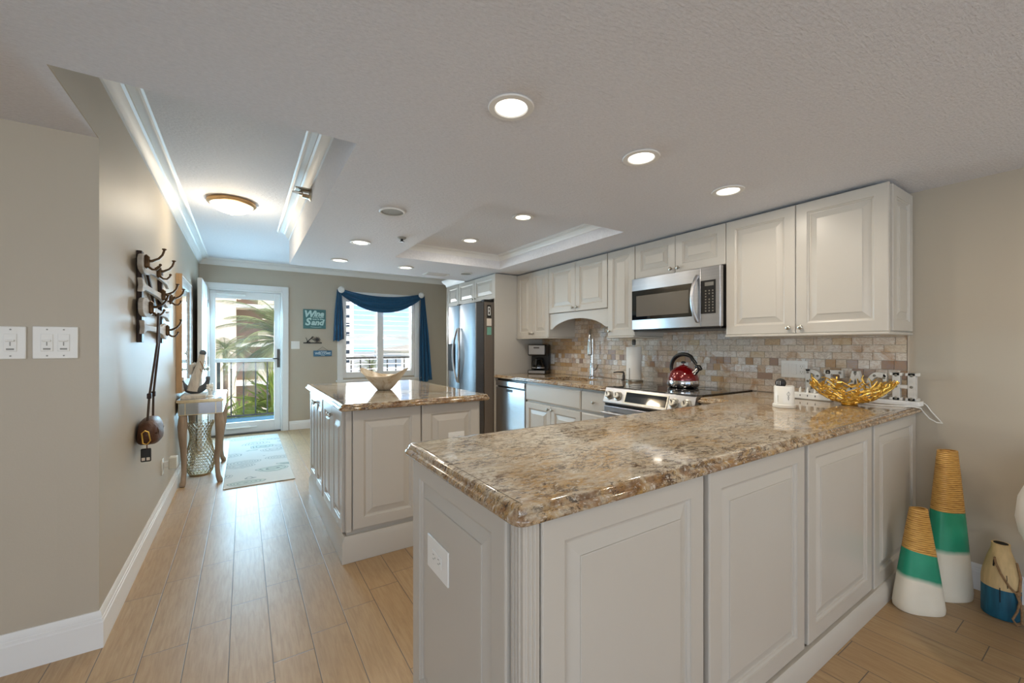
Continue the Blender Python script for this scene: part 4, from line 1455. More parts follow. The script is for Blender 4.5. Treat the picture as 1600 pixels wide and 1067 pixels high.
# purse hanging from the third hook
px, py = XL + 0.085, 3.13
t = thing('purse', 'small brown woven crossbody purse hanging by its strap from a hook', 'purse', (px, py, 0.68))
prof = []
L = []
for k in range(13):
    s = k / 12
    y = py - 0.145 + 0.29 * s
    h = 0.070 * (1 - abs(2 * s - 1) ** 3.6) ** 0.5 + 0.004
    w = 0.048 * (1 - abs(2 * s - 1) ** 3.0) ** 0.5 + 0.003
    zc = 0.752 + 0.010 * sin(pi * s)
    sq = lambda q_: math.copysign(abs(q_) ** 0.62, q_)
    L.append([(px - 0.034 + w * sq(cos(2 * pi * q / 20)) * (1.0 - 0.22 * sin(2 * pi * q / 20)), y, zc + h * sq(sin(2 * pi * q / 20))) for q in range(20)])
pm_b = MB().loops(L).build('bag', M['leather'], t)
mb = MB()
for q in range(9):
    s = -1 + 2 * q / 8
    mb.tube([(px - 0.034 + 0.046 * cos(a), py + s * 0.115, 0.757 + 0.072 * (1 - abs(s) ** 3.2) ** 0.5 * sin(a)) for a in [radians(-70 + 14 * i) for i in range(11)]], 0.0022, 5)
mb.build('weave_rib', M['leather'], pm_b)
tip = (XL + 0.0465 + 0.040, 3.13, 1.462 - 0.033)
for s in (-1, 1):
    MB().tube([(tip[0], tip[1] + s * 0.004, tip[2] + 0.004), (tip[0] - 0.002, tip[1] + s * 0.030, 1.25), (px - 0.03, py + s * 0.062, 0.955), (px - 0.035, py + s * 0.085, 0.815)], 0.0075, 6, flat=0.8).build('strap', M['strap'], t)
    MB().box(px - 0.04, py + s * 0.062 - 0.012, 0.945, px - 0.020, py + s * 0.062 + 0.012, 0.975).build('strap_buckle', M['iron'], t, bevel=0.003)
# keys hanging on the purse
t = thing('key_holder', 'gold carabiner with a black car key hanging on the brown purse', 'keys', (px + 0.005, 3.04, 0.63))
cx_ = px - 0.030
ky_ = -0.072
MB().tube([(cx_ - 0.004, 2.972, 0.780), (cx_ - 0.018, 2.972, 0.768), (cx_ - 0.013, 2.972, 0.712), (cx_ + 0.004, 2.972, 0.705), (cx_ + 0.018, 2.972, 0.725), (cx_ + 0.010, 2.972, 0.772)], 0.0035, 8, closed=True).build('carabiner', M['gold'], t)
MB().tube([(cx_ + 0.004, 2.972, 0.705), (cx_ + 0.004, 2.972, 0.680)], 0.009, 8, flat=0.3).build('leather_tab', M['leather'], t)
kf = MB().box(cx_ - 0.022, 2.965, 0.612, cx_ + 0.022, 2.979, 0.684).build('key_fob', M['black'], t, bevel=0.005)
mb = MB()
for (xa, za) in ((cx_ - 0.017, 0.620), (cx_ + 0.003, 0.620)):
    mb.box(xa, 2.9635, za, xa + 0.014, 2.9648, za + 0.016)
mb.build('fob_button', M['note'], kf)

# mirror on the hall wall
t = thing('wall_mirror', 'tall wood-edged wall mirror with white inner frame above the console', 'mirror', (XL + 0.02, 5.1, 0.83))
my0, my1, mz0, mz1 = 4.66, 5.52, 0.825, 1.885
mb = MB()
mb.loops([[(XL + x, my0 + i, mz0 + i), (XL + x, my1 - i, mz0 + i), (XL + x, my1 - i, mz1 - i), (XL + x, my0 + i, mz1 - i)] for x, i in ((0.002, 0), (0.044, 0), (0.044, 0.012), (0.038, 0.014))], True, False)
mb.build('outer_frame', M['mirror_wood'], t)
mb = MB()
mb.loops([[(XL + x, my0 + i, mz0 + i), (XL + x, my1 - i, mz0 + i), (XL + x, my1 - i, mz1 - i), (XL + x, my0 + i, mz1 - i)] for x, i in ((0.038, 0.014), (0.040, 0.016), (0.030, 0.080), (0.020, 0.085))], False, False)
mb.build('inner_frame', M['whitewash'], t)
MB().box(XL + 0.014, my0 + 0.084, mz0 + 0.084, XL + 0.020, my1 - 0.084, mz1 - 0.084).build('mirror_glass', M['mirror'], t)

# console table
cx0, cx1, cy0, cy1, ct = -0.492, -0.150, 4.60, 5.50, 0.765
t = thing('console_table', 'narrow mirrored console table with curved weathered legs in the hall', 'console table', (-0.32, 5.05, 0))
MB().box(cx0, cy0, ct - 0.022, cx1, cy1, ct).build('table_top', M['champagne'], t, bevel=0.003)
MB().box(cx0 + 0.008, cy0 + 0.012, ct + 0.0002, cx1 - 0.012, cy1 - 0.012, ct + 0.004).build('top_glass', M['mirror'], t)
MB().box(cx0 + 0.012, cy0 + 0.018, ct - 0.135, cx1 - 0.012, cy1 - 0.018, ct - 0.022).build('apron', M['champagne'], t, bevel=0.002)
mb = MB()
mb.box(cx0 + 0.065, cy0 + 0.0145, ct - 0.128, cx1 - 0.065, cy0 + 0.0178, ct - 0.028)
mb.box(cx1 - 0.0118, cy0 + 0.075, ct - 0.128, cx1 - 0.0085, cy1 - 0.075, ct - 0.028)
mb.build('apron_mirror', M['mirror_grey'], t)
for (xa, xb) in ((cx0 + 0.016, cx0 + 0.058), (cx1 - 0.058, cx1 - 0.016)):
    MB().box(xa, cy0 + 0.0145, ct - 0.128, xb, cy0 + 0.0178, ct - 0.028).build('corner_mirror', M['mirror_grey'], t)


def cabriole(x, y, sx, sy):
    pts, R = [], []
    for s, o, r in ((0, 0.0, 0.030), (0.06, 0.004, 0.034), (0.16, 0.012, 0.036), (0.30, 0.010, 0.031), (0.48, -0.004, 0.025), (0.66, -0.014, 0.021), (0.82, -0.012, 0.019), (0.92, -0.002, 0.020), (0.965, 0.012, 0.024), (1.0, 0.018, 0.020)):
        pts.append((x + sx * o * 0.8, y + sy * o, (ct - 0.135) * (1 - s) + 0.001))
        R.append(r)
    return MB().tube(pts, R, 14)


for (x, sx) in ((cx0 + 0.045, -0.4), (cx1 - 0.042, 1)):
    for (y, sy) in ((cy0 + 0.05, -1), (cy1 - 0.05, 1)):
        cabriole(x, y, sx, sy).build('leg', M['legwood'], t)

# book / plaque under the anchor
t = thing('decor_box', 'flat pale wooden plaque on the console under the anchor', 'box', (-0.40, 4.80, ct + 0.0042))
MB().box(-0.470, 4.66, ct + 0.0045, -0.290, 5.02, ct + 0.030).build('body', M['driftwood'], t, bevel=0.003)
# anchor
t = thing('anchor_decor', 'grey and driftwood anchor ornament leaning upright on the console', 'ornament', (-0.37, 4.90, ct + 0.03))
az = ct + 0.0375
ac = (-0.382, 4.88)
pts, R = [], []
for i in range(25):
    a = radians(180 + 7.5 * i)
    pts.append((ac[0] + 0.098 * cos(a), ac[1], az + 0.128 + 0.107 * sin(a)))
    R.append(0.010 + 0.016 * sin(pi * i / 24))
MB().tube(pts, R, 10, flat=1.3).build('anchor_arm', M['anchor_grey'], t)
mb = MB().box(ac[0] - 0.118, ac[1] - 0.022, az + 0.118, ac[0] - 0.080, ac[1] + 0.022, az + 0.152)
mb.build('fluke', M['whitewash'], t, bevel=0.003)
MB().box(ac[0] + 0.082, ac[1] - 0.022, az + 0.118, ac[0] + 0.115, ac[1] + 0.022, az + 0.150).build('fluke', M['anchor_grey'], t, bevel=0.003)
MB().tube([(ac[0] - 0.020, ac[1], az + 0.020), (ac[0] + 0.010, ac[1], az + 0.15), (ac[0] + 0.046, ac[1], az + 0.30), (ac[0] + 0.056, ac[1], az + 0.36)], [0.047, 0.040, 0.028, 0.024], 14).build('shank', M['driftwood'], t)
MB().tube([(ac[0] + 0.008, ac[1], az + 0.27), (ac[0] - 0.030, ac[1] + 0.01, az + 0.25), (ac[0] - 0.034, ac[1] + 0.01, az + 0.17)], [0.022, 0.022, 0.010], 10).build('stock', M['driftwood'], t)
MB().sphere((ac[0] + 0.060, ac[1], az + 0.375), 0.028, 16, 10).build('cap', M['anchor_grey'], t)
mb = MB()
for i in range(5):
    a = i * 1.1
    mb.tube([(ac[0] + 0.048 + 0.03 * cos(a + k * 0.3) , ac[1] + 0.03 * sin(a + k * 0.3), az + 0.30 - k * 0.02) for k in range(6)], 0.004, 6)
mb.build('rope_wrap', M['rope'], t)
# shell / coral on the front corner
t = thing('coral_decor', 'white coral ornament on a clear crystal block at the console\'s corner', 'ornament', (-0.235, 4.78, ct + 0.004))
MB().box(-0.225, 4.655, ct + 0.0045, -0.168, 4.72, ct + 0.055).build('crystal_block', M['crystal'], t, bevel=0.004)
rnd = random.Random(3)
mb = MB()
for i in range(26):
    a, el = rnd.uniform(0, 2 * pi), rnd.uniform(0.1, 1.4)
    r = rnd.uniform(0.03, 0.055)
    p = Vector((-0.262, 4.80, ct + 0.060))
    q = p + Vector((cos(a) * cos(el), sin(a) * cos(el), sin(el) * 1.3)) * r
    mb.tube([p, p.lerp(q, 0.5) + Vector((0, 0, 0.004)), q], [0.014, 0.013, 0.006], 7)
mb.lathe([(0.018, ct + 0.0045), (0.03, ct + 0.006), (0.014, ct + 0.02), (0.016, ct + 0.07)], (-0.262, 4.80, 0), 14)
mb.build('coral', M['ceramic'], t)

# gold lattice floor vase under the console
vx, vy = -0.352, 5.02
prof = [(0.082, 0.004), (0.098, 0.03), (0.112, 0.09), (0.116, 0.15), (0.108, 0.22), (0.092, 0.29), (0.080, 0.35), (0.080, 0.40), (0.092, 0.45), (0.112, 0.50)]
t = thing('lattice_vase', 'gold openwork floor vase standing under the hall console', 'vase', (vx, vy, 0))
mb = MB()
nn_ = 20
rows = 20
L = []
for j in range(rows):
    z = 0.012 + (0.500 - 0.012) * j / (rows - 1)
    for a, b in zip(prof, prof[1:]):
        if a[1] <= z <= b[1] + 1e-6:
            r = a[0] + (b[0] - a[0]) * (z - a[1]) / (b[1] - a[1])
            break
    L.append([(vx + r * cos(2 * pi * (i + 0.5 * (j % 2)) / nn_), vy + r * sin(2 * pi * (i + 0.5 * (j % 2)) / nn_), z + (0.012 * (i % 2) if j == rows - 1 else 0)) for i in range(nn_)])
base = len(mb.v)
for l in L:
    mb.v.extend(l)
for j in range(rows - 1):
    for i in range(nn_):
        i2 = (i + 1) % nn_
        if j % 2 == 0:
            tri = [(j * nn_ + i, j * nn_ + i2, (j + 1) * nn_ + i), (j * nn_ + i2, (j + 1) * nn_ + i2, (j + 1) * nn_ + i)]
        else:
            tri = [(j * nn_ + i, j * nn_ + i2, (j + 1) * nn_ + i2), (j * nn_ + i, (j + 1) * nn_ + i2, (j + 1) * nn_ + i)]
        for f_ in tri:
            mb.f.append(f_)
            mb.mi.append(0)
o = mb.build('lattice', M['champagne'], t)
w = o.modifiers.new('holes', 'WIREFRAME')
w.thickness = 0.0075
w.use_even_offset = False
MB().lathe([(0.0, 0.001), (0.084, 0.001), (0.088, 0.010), (0.082, 0.018), (0.0, 0.014)], (vx, vy, 0), 32, cap0=False, cap1=False).build('base', M['champagne'], t)

# rug in front of the door
tag(MB().box(-0.150, 4.345, 0.0005, 0.405, 6.70, 0.009).build('rug', M['rug'], bevel=0.003),
    'pale runner rug with grey shell pattern inside the entry door', 'rug')

# ================================================================== BACK WALL DECOR
t = thing('wall_sign', 'square teal wine and sand sign on the wall beside the door', 'sign', (0.905, YB, 1.50))
sx0, sx1, sz0, sz1 = 0.752, 1.064, 1.508, 1.800
MB().box(sx0, YB - 0.020, sz0, sx1, YB - 0.001, sz1).build('board', M['sign_teal'], t, bevel=0.002)
yf = YB - 0.0202


def on_wall(cx_, cz_):
    return lambda u, v, d: (cx_ + u, yf - d, cz_ + v)


scx = (sx0 + sx1) / 2
mb = MB()
mb.text('W', 0.135, on_wall(sx0 + 0.075, 1.725), 0.003, shear=0.25, off=0.006)
mb.text('ine', 0.112, on_wall(sx0 + 0.212, 1.733), 0.003, shear=0.25, off=0.005)
mb.text('in my hand', 0.034, on_wall(sx0 + 0.205, 1.684), 0.003, off=0.001)
mb.text('toes in the', 0.034, on_wall(sx0 + 0.200, 1.652), 0.003, off=0.001)
mb.text('S', 0.150, on_wall(sx0 + 0.058, 1.607), 0.003, shear=0.25, off=0.006)
mb.text('and', 0.118, on_wall(sx0 + 0.192, 1.600), 0.003, shear=0.25, off=0.005)
mb.tube([(sx0 + 0.10 + 0.15 * i / 10, yf - 0.001, 1.535 - 0.006 * sin(pi * i / 10)) for i in range(11)], 0.0025, 5)
mb.build('lettering', M['letter_pale'], t)

# black metal silhouette: beach chair, sun and palm on a bar
t = thing('wall_decor', 'black metal beach silhouette with lounge chair and sun under the teal sign', 'wall decor', (0.885, YB, 1.28))
mb = MB()
mb.box(0.755, YB - 0.010, 1.283, 1.010, YB - 0.003, 1.300)
for (p, q, r) in (((0.800, 1.300), (0.885, 1.385), 0.007), ((0.870, 1.385), (0.897, 1.380), 0.007), ((0.815, 1.300), (0.800, 1.345), 0.005), ((0.800, 1.345), (0.788, 1.372), 0.004), ((0.815, 1.312), (0.848, 1.300), 0.005), ((0.860, 1.360), (0.910, 1.325), 0.004), ((0.880, 1.355), (0.912, 1.350), 0.004)):
    mb.tube([(p[0], YB - 0.0065, p[1]), (q[0], YB - 0.0065, q[1])], r, 6)
mb.lathe([(0.024, -0.003), (0.024, -0.010)], (0.945, YB, 1.342), 20, ax='y')
for i in range(10):
    a = 2 * pi * i / 10
    mb.tube([(0.945 + 0.02 * cos(a), YB - 0.0065, 1.342 + 0.02 * sin(a)), (0.945 + 0.048 * cos(a), YB - 0.0065, 1.342 + 0.046 * sin(a))], [0.006, 0.003], 5)
mb.tube([(0.930, YB - 0.0065, 1.300), (0.932, YB - 0.0065, 1.325)], 0.004, 5)
mb.tube([(0.955, YB - 0.0065, 1.300), (0.950, YB - 0.0065, 1.325)], 0.004, 5)
mb.tube([(0.80, YB - 0.003, 1.300), (0.80, YB - 0.0005, 1.300)], 0.006, 6)
mb.build('silhouette', M['black'], t)

t = thing('hanging_sign', 'small blue welcome sign hanging by a cord beside the window', 'sign', (1.02, YB, 1.08))
hx0, hx1 = 0.892, 1.152
MB().box(hx0, YB - 0.016, 1.086, hx1, YB - 0.002, 1.175).build('board', M['sign_blue'], t, bevel=0.002)
yf = YB - 0.0162
mb = MB()
mb.text('WELCOME', 0.046, on_wall((hx0 + hx1) / 2, 1.130), 0.003, off=0.0012, shear=0.12)
mb.text('to the beach', 0.022, on_wall((hx0 + hx1) / 2, 1.1575), 0.003, off=0.0006)
mb.text('house', 0.022, on_wall((hx0 + hx1) / 2, 1.1000), 0.003, off=0.0006)
mb.build('lettering', M['letter_white'], t)
MB().tube([(0.945, YB - 0.009, 1.174), (1.02, YB - 0.007, 1.232), (1.10, YB - 0.009, 1.174)], 0.0025, 6).build('hanging_cord', M['strap'], t)
MB().cyl((1.02, YB, 1.231), (1.02, YB - 0.012, 1.231), 0.003, n=8).build('nail', M['steel_dk'], t)

# scarf valance round the window, on two round medallions
kL, kR = (1.275, 2.120), (2.575, 2.120)
for (kx, kz), lab in ((kL, 'white rosette curtain holdback above the window\'s door side'), (kR, 'white rosette curtain holdback above the window\'s fridge side')):
    t = thing('curtain_holdback', lab, 'curtain holdback', (kx, YB, kz), 'white rosette holdbacks')
    MB().lathe([(0.012, 0), (0.012, -0.085), (0.046, -0.087), (0.050, -0.095), (0.042, -0.104), (0.020, -0.110), (0.004, -0.111)], (kx, YB, kz), 24, ax='y').build('rosette', M['trim'], t)
    mb = MB()
    for i in range(8):
        a = 2 * pi * i / 8
        mb.sphere((kx + 0.028 * cos(a), YB - 0.104, kz + 0.028 * sin(a)), 0.011, 10, 6)
    mb.build('petal', M['trim'], t)
t = thing('scarf_valance', 'dark teal scarf curtain swagged over the window with two hanging tails', 'curtain', (1.9, YB - 0.05, 1.4))
nu, nv = 49, 26
L = []
for j in range(nv):
    v = j / (nv - 1)
    row = []
    for i in range(nu):
        u = i / (nu - 1)
        x = kL[0] + (kR[0] - kL[0]) * u
        gather = min(1.0, (1 - abs(2 * u - 1)) * 5.0)
        sag_top = 0.085 * (1 - (2 * u - 1) ** 2) + 0.0
        sag_bot = 0.045 + 0.255 * (1 - abs(2 * u - 1) ** 2.1)
        zt_ = kL[1] + 0.022 - sag_top
        zb_ = kL[1] - 0.025 - sag_bot
        z = zt_ + (zb_ - zt_) * v
        fold = 0.014 * sin(v * 17 + 1.5 * sin(u * 3.1)) * (0.35 + 0.65 * gather)
        y = YB - 0.058 + fold
        row.append((x, y, z))
    L.append(row)
mb = MB()
mb.loops(L, False, False, closed=False)
o = mb.build('swag', M['teal_fab'], t)
so = o.modifiers.new('thick', 'SOLIDIFY')
so.thickness = 0.004


def tail(x0, x1, ztop, zbot, skew, seed):
    rnd = random.Random(seed)
    L = []
    nv_, nu_ = 30, 34
    for j in range(nv_):
        v = j / (nv_ - 1)
        row = []
        for i in range(nu_):
            u = i / (nu_ - 1)
            wtop = 0.62
            k = wtop + (1 - wtop) * min(1, v * 2.2) ** 0.8
            cx_ = (x0[0] + x0[1]) / 2 * (1 - v) + (x1[0] + x1[1]) / 2 * v
            wd = ((x0[1] - x0[0]) * (1 - v) + (x1[1] - x1[0]) * v) * k
            x = cx_ + wd * (u - 0.5)
            y = YB - 0.060 + 0.020 * sin(u * 21 + seed) * (0.5 + 0.5 * v) + 0.006 * sin(u * 43)
            z = ztop + (zbot + skew * u + 0.012 * sin(u * 9) - ztop) * v
            row.append((x, y, z))
        L.append(row)
    mb = MB()
    mb.loops(L, False, False, closed=False)
    o = mb.build('tail', M['teal_fab'], t)
    so = o.modifiers.new('thick', 'SOLIDIFY')
    so.thickness = 0.004


tail((1.20, 1.30), (1.165, 1.320), 2.125, 1.315, 0.03, 1)
tail((2.560, 2.66), (2.545, 2.785), 2.125, 0.615, 0.03, 4)

# ================================================================== THINGS ON THE COUNTERS
CT = 0.9145
# marble bowl on the island
bx_, by_ = 0.888, 3.13
t = thing('decor_bowl', 'cream marble bowl with a wavy rim on the island', 'bowl', (bx_, by_, CT))
n = 64


def bowl_loop(r, z, wav, ell=1.0):
    out = []
    for i in range(n):
        a = 2 * pi * i / n
        lift = wav * (0.5 + 0.5 * cos(2 * (a - radians(-33)))) ** 1.6
        rr = r * (1 + 0.10 * (lift / 0.06))
        out.append((bx_ + rr * cos(a), by_ + rr * sin(a), CT + z + lift))
    return out


L = [bowl_loop(0.045, 0.0005, 0), bowl_loop(0.056, 0.003, 0), bowl_loop(0.072, 0.022, 0.002), bowl_loop(0.100, 0.050, 0.010), bowl_loop(0.130, 0.080, 0.024), bowl_loop(0.152, 0.100, 0.046), bowl_loop(0.160, 0.106, 0.056),
     bowl_loop(0.157, 0.108, 0.057), bowl_loop(0.146, 0.100, 0.046), bowl_loop(0.122, 0.080, 0.024), bowl_loop(0.09, 0.052, 0.010), bowl_loop(0.05, 0.030, 0.002), bowl_loop(0.01, 0.024, 0)]
MB().loops(L).build('bowl', M['bowl'], t, smooth=60)

# coffee maker, turned towards the room
t = thing('coffee_maker', 'black drip coffee maker with steel top beside the tall panel', 'coffee maker', (2.965, 3.975, CT), None, radians(36))
ch = 0.347
MB().box(0.045, -0.112, 0, 0.120, 0.112, ch).build('back_tank', M['black'], t, bevel=0.01)
MB().box(-0.095, -0.112, 0, 0.046, 0.112, 0.045).build('base', M['black'], t, bevel=0.008)
MB().box(-0.099, -0.100, 0.008, -0.094, 0.100, 0.038).build('base_panel', M['steel'], t, bevel=0.001)
MB().box(-0.090, -0.112, 0.216, 0.046, 0.112, ch).build('brew_head', M['black'], t, bevel=0.012)
h = MB().box(-0.096, -0.098, 0.228, -0.089, 0.098, 0.338).build('steel_panel', M['steel'], t, bevel=0.003)
MB().box(-0.098, -0.035, 0.300, -0.0955, 0.035, 0.316).build('badge', M['steel_dk'], h)
cc = (-0.022, 0.0, 0.046)
cf = MB().lathe([(0.056, 0.002), (0.070, 0.012), (0.074, 0.045), (0.062, 0.092), (0.046, 0.118), (0.044, 0.126), (0.041, 0.124), (0.058, 0.09), (0.070, 0.045), (0.066, 0.014), (0.05, 0.005)], cc, 28).build('carafe', M['clearglass'], t)
MB().lathe([(0.047, 0.124), (0.048, 0.134), (0.03, 0.142)], cc, 24).build('lid', M['black'], cf)
MB().lathe([(0.0755, 0.020), (0.0755, 0.034)], cc, 28, cap0=False, cap1=False).build('band', M['steel'], cf)
MB().tube([(-0.062, 0.0, 0.170), (-0.110, 0.0, 0.165), (-0.120, 0.0, 0.11), (-0.094, 0.0, 0.075)], 0.011, 8).build('handle', M['black'], cf)

# faucet
fx, fy = 3.045, 3.155
t = thing('faucet', 'tall chrome pull-down kitchen faucet behind the sink', 'faucet', (fx, fy, CT))
MB().lathe([(0.036, 0), (0.036, 0.008), (0.027, 0.018), (0.026, 0.09), (0.020, 0.14), (0.017, 0.16)], (fx, fy, CT), 20).build('base', M['chrome'], t)
ux, uy = -0.80, -0.60
pts = [(fx, fy, CT + 0.10), (fx, fy, CT + 0.39)]
for i in range(1, 13):
    a = pi * i / 12
    q_ = 0.075 - 0.075 * cos(a)
    pts.append((fx + ux * q_, fy + uy * q_, CT + 0.39 + 0.10 * sin(a)))
qx, qy = fx + ux * 0.15, fy + uy * 0.15
pts += [(qx, qy, CT + 0.36)]
MB().tube(pts, [0.019, 0.0155] + [0.015] * (len(pts) - 2), 12).build('spout', M['chrome'], t)
MB().tube([(qx, qy, CT + 0.375), (qx, qy, CT + 0.33), (qx, qy, CT + 0.245)], [0.017, 0.0205, 0.023], 14).build('spray_head', M['nickel'], t)
MB().lathe([(0.023, 0.245), (0.021, 0.236)], (qx, qy, CT), 14).build('nozzle', M['black'], t)
MB().tube([(fx, fy - 0.018, CT + 0.085), (fx, fy - 0.05, CT + 0.09), (fx - 0.01, fy - 0.075, CT + 0.10), (fx - 0.03, fy - 0.11, CT + 0.135)], [0.014, 0.013, 0.009, 0.007], 10).build('lever', M['chrome'], t)

# soap dispenser
sx, sy = 3.055, 2.74
t = thing('soap_dispenser', 'small dark metal soap pump between faucet and paper towels', 'soap dispenser', (sx, sy, CT))
MB().lathe([(0.022, 0), (0.022, 0.005), (0.013, 0.010), (0.013, 0.045), (0.009, 0.050), (0.009, 0.075)], (sx, sy, CT), 16).build('collar', M['steel_dk'], t)
MB().tube([(sx, sy, CT + 0.078), (sx - 0.05, sy + 0.03, CT + 0.080), (sx - 0.085, sy + 0.05, CT + 0.074)], [0.009, 0.006, 0.005], 8).build('spout', M['steel_dk'], t)

# paper towels
tx, ty = 2.98, 2.552
t = thing('paper_towel_holder', 'steel paper towel holder with a black knob beside the cooktop', 'paper towel holder', (tx, ty, CT))
MB().lathe([(0.078, 0), (0.080, 0.006), (0.080, 0.020), (0.074, 0.024), (0.0, 0.024)], (tx, ty, CT), 32, cap1=False).build('base', M['nickel'], t)
MB().cyl((tx, ty, CT + 0.024), (tx, ty, CT + 0.335), 0.007).build('post', M['nickel'], t)
MB().lathe([(0.008, 0.335), (0.016, 0.340), (0.018, 0.375), (0.012, 0.388)], (tx, ty, CT), 16).build('post_knob', M['steel_dk'], t)
MB().tube([(tx - 0.0745, ty - 0.012, CT + 0.02), (tx - 0.0755, ty - 0.014, CT + 0.13)], 0.003, 8).build('tension_arm', M['nickel'], t)
t = thing('paper_towel_roll', 'white paper towel roll standing on the steel holder', 'paper towels', (tx, ty, CT + 0.025))
MB().lathe([(0.022, 0.0255), (0.066, 0.0255), (0.067, 0.028), (0.067, 0.318), (0.066, 0.320), (0.022, 0.320), (0.020, 0.3), (0.020, 0.03), (0.022, 0.0255)], (tx, ty, CT), 40, cap0=False, cap1=False).build('sheet_roll', M['paper'], t)
MB().lathe([(0.0195, 0.026), (0.0195, 0.322), (0.0165, 0.322), (0.0165, 0.026)], (tx, ty, CT), 24, cap0=False, cap1=False).build('core', pm('cardboard', (176, 146, 108), 0.9, var=0.05), t)

# kettle
kx, ky, kz = 2.875, 1.975, 0.9225
t = thing('kettle', 'red enamel whistling kettle with black loop handle on the cooktop', 'kettle', (kx, ky, kz))
bd = MB().lathe([(0.098, 0.052), (0.113, 0.056), (0.112, 0.075), (0.102, 0.105), (0.086, 0.130), (0.062, 0.150), (0.036, 0.161), (0.033, 0.163)], (kx, ky, kz), 40, cap0=False).build('body', M['red'], t)
MB().lathe([(0.095, 0.0005), (0.106, 0.004), (0.116, 0.018), (0.117, 0.040), (0.1135, 0.055)], (kx, ky, kz), 40, cap1=False).build('base_band', M['chrome'], t)
ld = MB().lathe([(0.036, 0.160), (0.035, 0.166), (0.018, 0.172), (0.006, 0.174), (0.006, 0.184)], (kx, ky, kz), 28).build('lid', M['red'], t)
MB().lathe([(0.008, 0.183), (0.019, 0.187), (0.019, 0.195), (0.010, 0.201)], (kx, ky, kz), 20).build('lid_knob', M['black'], ld)
pts, R = [], []
for i in range(19):
    a = radians(205 - 178 * i / 18)
    pts.append((kx, ky - 0.108 * cos(a) * (1.0 if cos(a) < 0 else 1.12), kz + 0.150 + 0.105 * sin(a) - (0.015 if cos(a) > 0.6 else 0)))
    R.append(0.012 + 0.004 * sin(pi * i / 18))
MB().tube(pts, R, 12, flat=1.0).build('handle', M['black'], t)
sp = MB().tube([(kx, ky - 0.080, kz + 0.105), (kx, ky - 0.108, kz + 0.128), (kx, ky - 0.128, kz + 0.150)], [0.024, 0.020, 0.016], 14).build('spout', M['chrome'], t)
MB().tube([(kx, ky - 0.105, kz + 0.168), (kx, ky - 0.130, kz + 0.160), (kx, ky - 0.150, kz + 0.142)], [0.012, 0.019, 0.012], 12).build('whistle', M['black'], sp)

# white ceramic holder with a black brush head in it
hx, hy = 2.425, 1.062
t = thing('ceramic_holder', 'white ceramic holder with a small leaf drawing on the peninsula', 'ceramic holder', (hx, hy, CT))
pot = MB().lathe([(0.052, 0.0005), (0.054, 0.004), (0.053, 0.016), (0.047, 0.020), (0.046, 0.112), (0.044, 0.115), (0.041, 0.113), (0.041, 0.03), (0.005, 0.026)], (hx, hy, CT), 36).build('pot', M['ceramic'], t)
mb = MB()
dirc = Vector((-hx, -hy, 0)).normalized()
ang0 = atan2(dirc.y, dirc.x)


def on_pot(du, z, r=0.0466):
    a = ang0 + du / 0.0466
    return (hx + r * cos(a), hy + r * sin(a), CT + z)


mb.tube([on_pot(0.020 + 0.009 * sin(u) * (1 - u / 7), 0.085 - 0.007 * u) for u in [0.4 * i for i in range(16)]], 0.0008, 4)
mb.tube([on_pot(0.020 - 0.009 * sin(u) * (1 - u / 7), 0.085 - 0.007 * u) for u in [0.4 * i for i in range(16)]], 0.0008, 4)
mb.tube([on_pot(0.020, 0.09 - 0.004 * i) for i in range(14)], 0.0007, 4)
mb.tube([on_pot(-0.030, 0.030 + 0.012 * i) for i in range(4)], 0.0008, 4)
mb.build('leaf_drawing', M['ink'], pot)
t = thing('brush_head', 'round black brush head poking out of the white ceramic holder', 'brush', (hx, hy, CT + 0.03))
q = (hx - 0.006, hy + 0.014, CT + 0.128)
mb = MB().sphere(q, 0.0255, 20, 12)
mb.build('brush', M['rubber'], t)
MB().tube([(q[0], q[1], q[2] - 0.02), (hx, hy + 0.004, CT + 0.030)], 0.006, 8).build('handle', M['black'], t)
mb = MB()
for i in range(3):
    mb.tube([(q[0] - 0.0255 * cos(a) * 0.98, q[1] + 0.008 - 0.008 * i, q[2] + 0.0258 * sin(a)) for a in [radians(-20 + 12 * k) for k in range(5)]], 0.0009, 4)
mb.build('scribble', M['white_pl'], t)

# power strip
t = thing('power_strip', 'white power strip with four outlets behind the gold bowl', 'power strip', (2.86, 1.12, CT))
MB().box(2.890, 1.015, CT, 2.945, 1.245, CT + 0.040).build('body', M['white_pl'], t, bevel=0.007)
mb = MB()
for i in range(4):
    y = 1.215 - i * 0.040
    mb.box(2.8885, y - 0.002, CT + 0.018, 2.8902, y + 0.002, CT + 0.029)
mb.build('slot', M['black'], t)
for i in range(3):
    y = 1.185 - i * 0.040
    MB().tube([(2.915, y, CT + 0.0405), (2.915, y, CT + 0.058), (2.922, y, CT + 0.072)], [0.007, 0.006, 0.003], 8).build('plug', M['white_pl'], t)
t = thing('charging_cable', 'thin white cord looping off the counter corner under the letter sign', 'cord', (3.08, 0.68, CT))
MB().tube([(2.955, 1.00, CT + 0.0035), (2.93, 0.90, CT + 0.0035), (2.93, 0.80, CT + 0.0035), (2.965, 0.735, CT + 0.004), (2.99, 0.690, CT + 0.004), (3.02, 0.660, CT - 0.004), (3.055, 0.655, CT - 0.030), (3.085, 0.640, CT - 0.062), (3.11, 0.618, CT - 0.082),
           (3.132, 0.600, CT - 0.086), (3.142, 0.615, CT - 0.070), (3.143, 0.645, CT - 0.030), (3.143, 0.662, CT + 0.000), (3.138, 0.672, CT + 0.012), (3.128, 0.682, CT + 0.010)], 0.0028, 8).build('cord', M['white_pl'], t)

# gold branch bowl
gx, gy = 2.822, 0.905
t = thing('branch_bowl', 'gold openwork coral branch bowl in front of the letter sign', 'bowl', (gx, gy, CT))
rnd = random.Random(8)


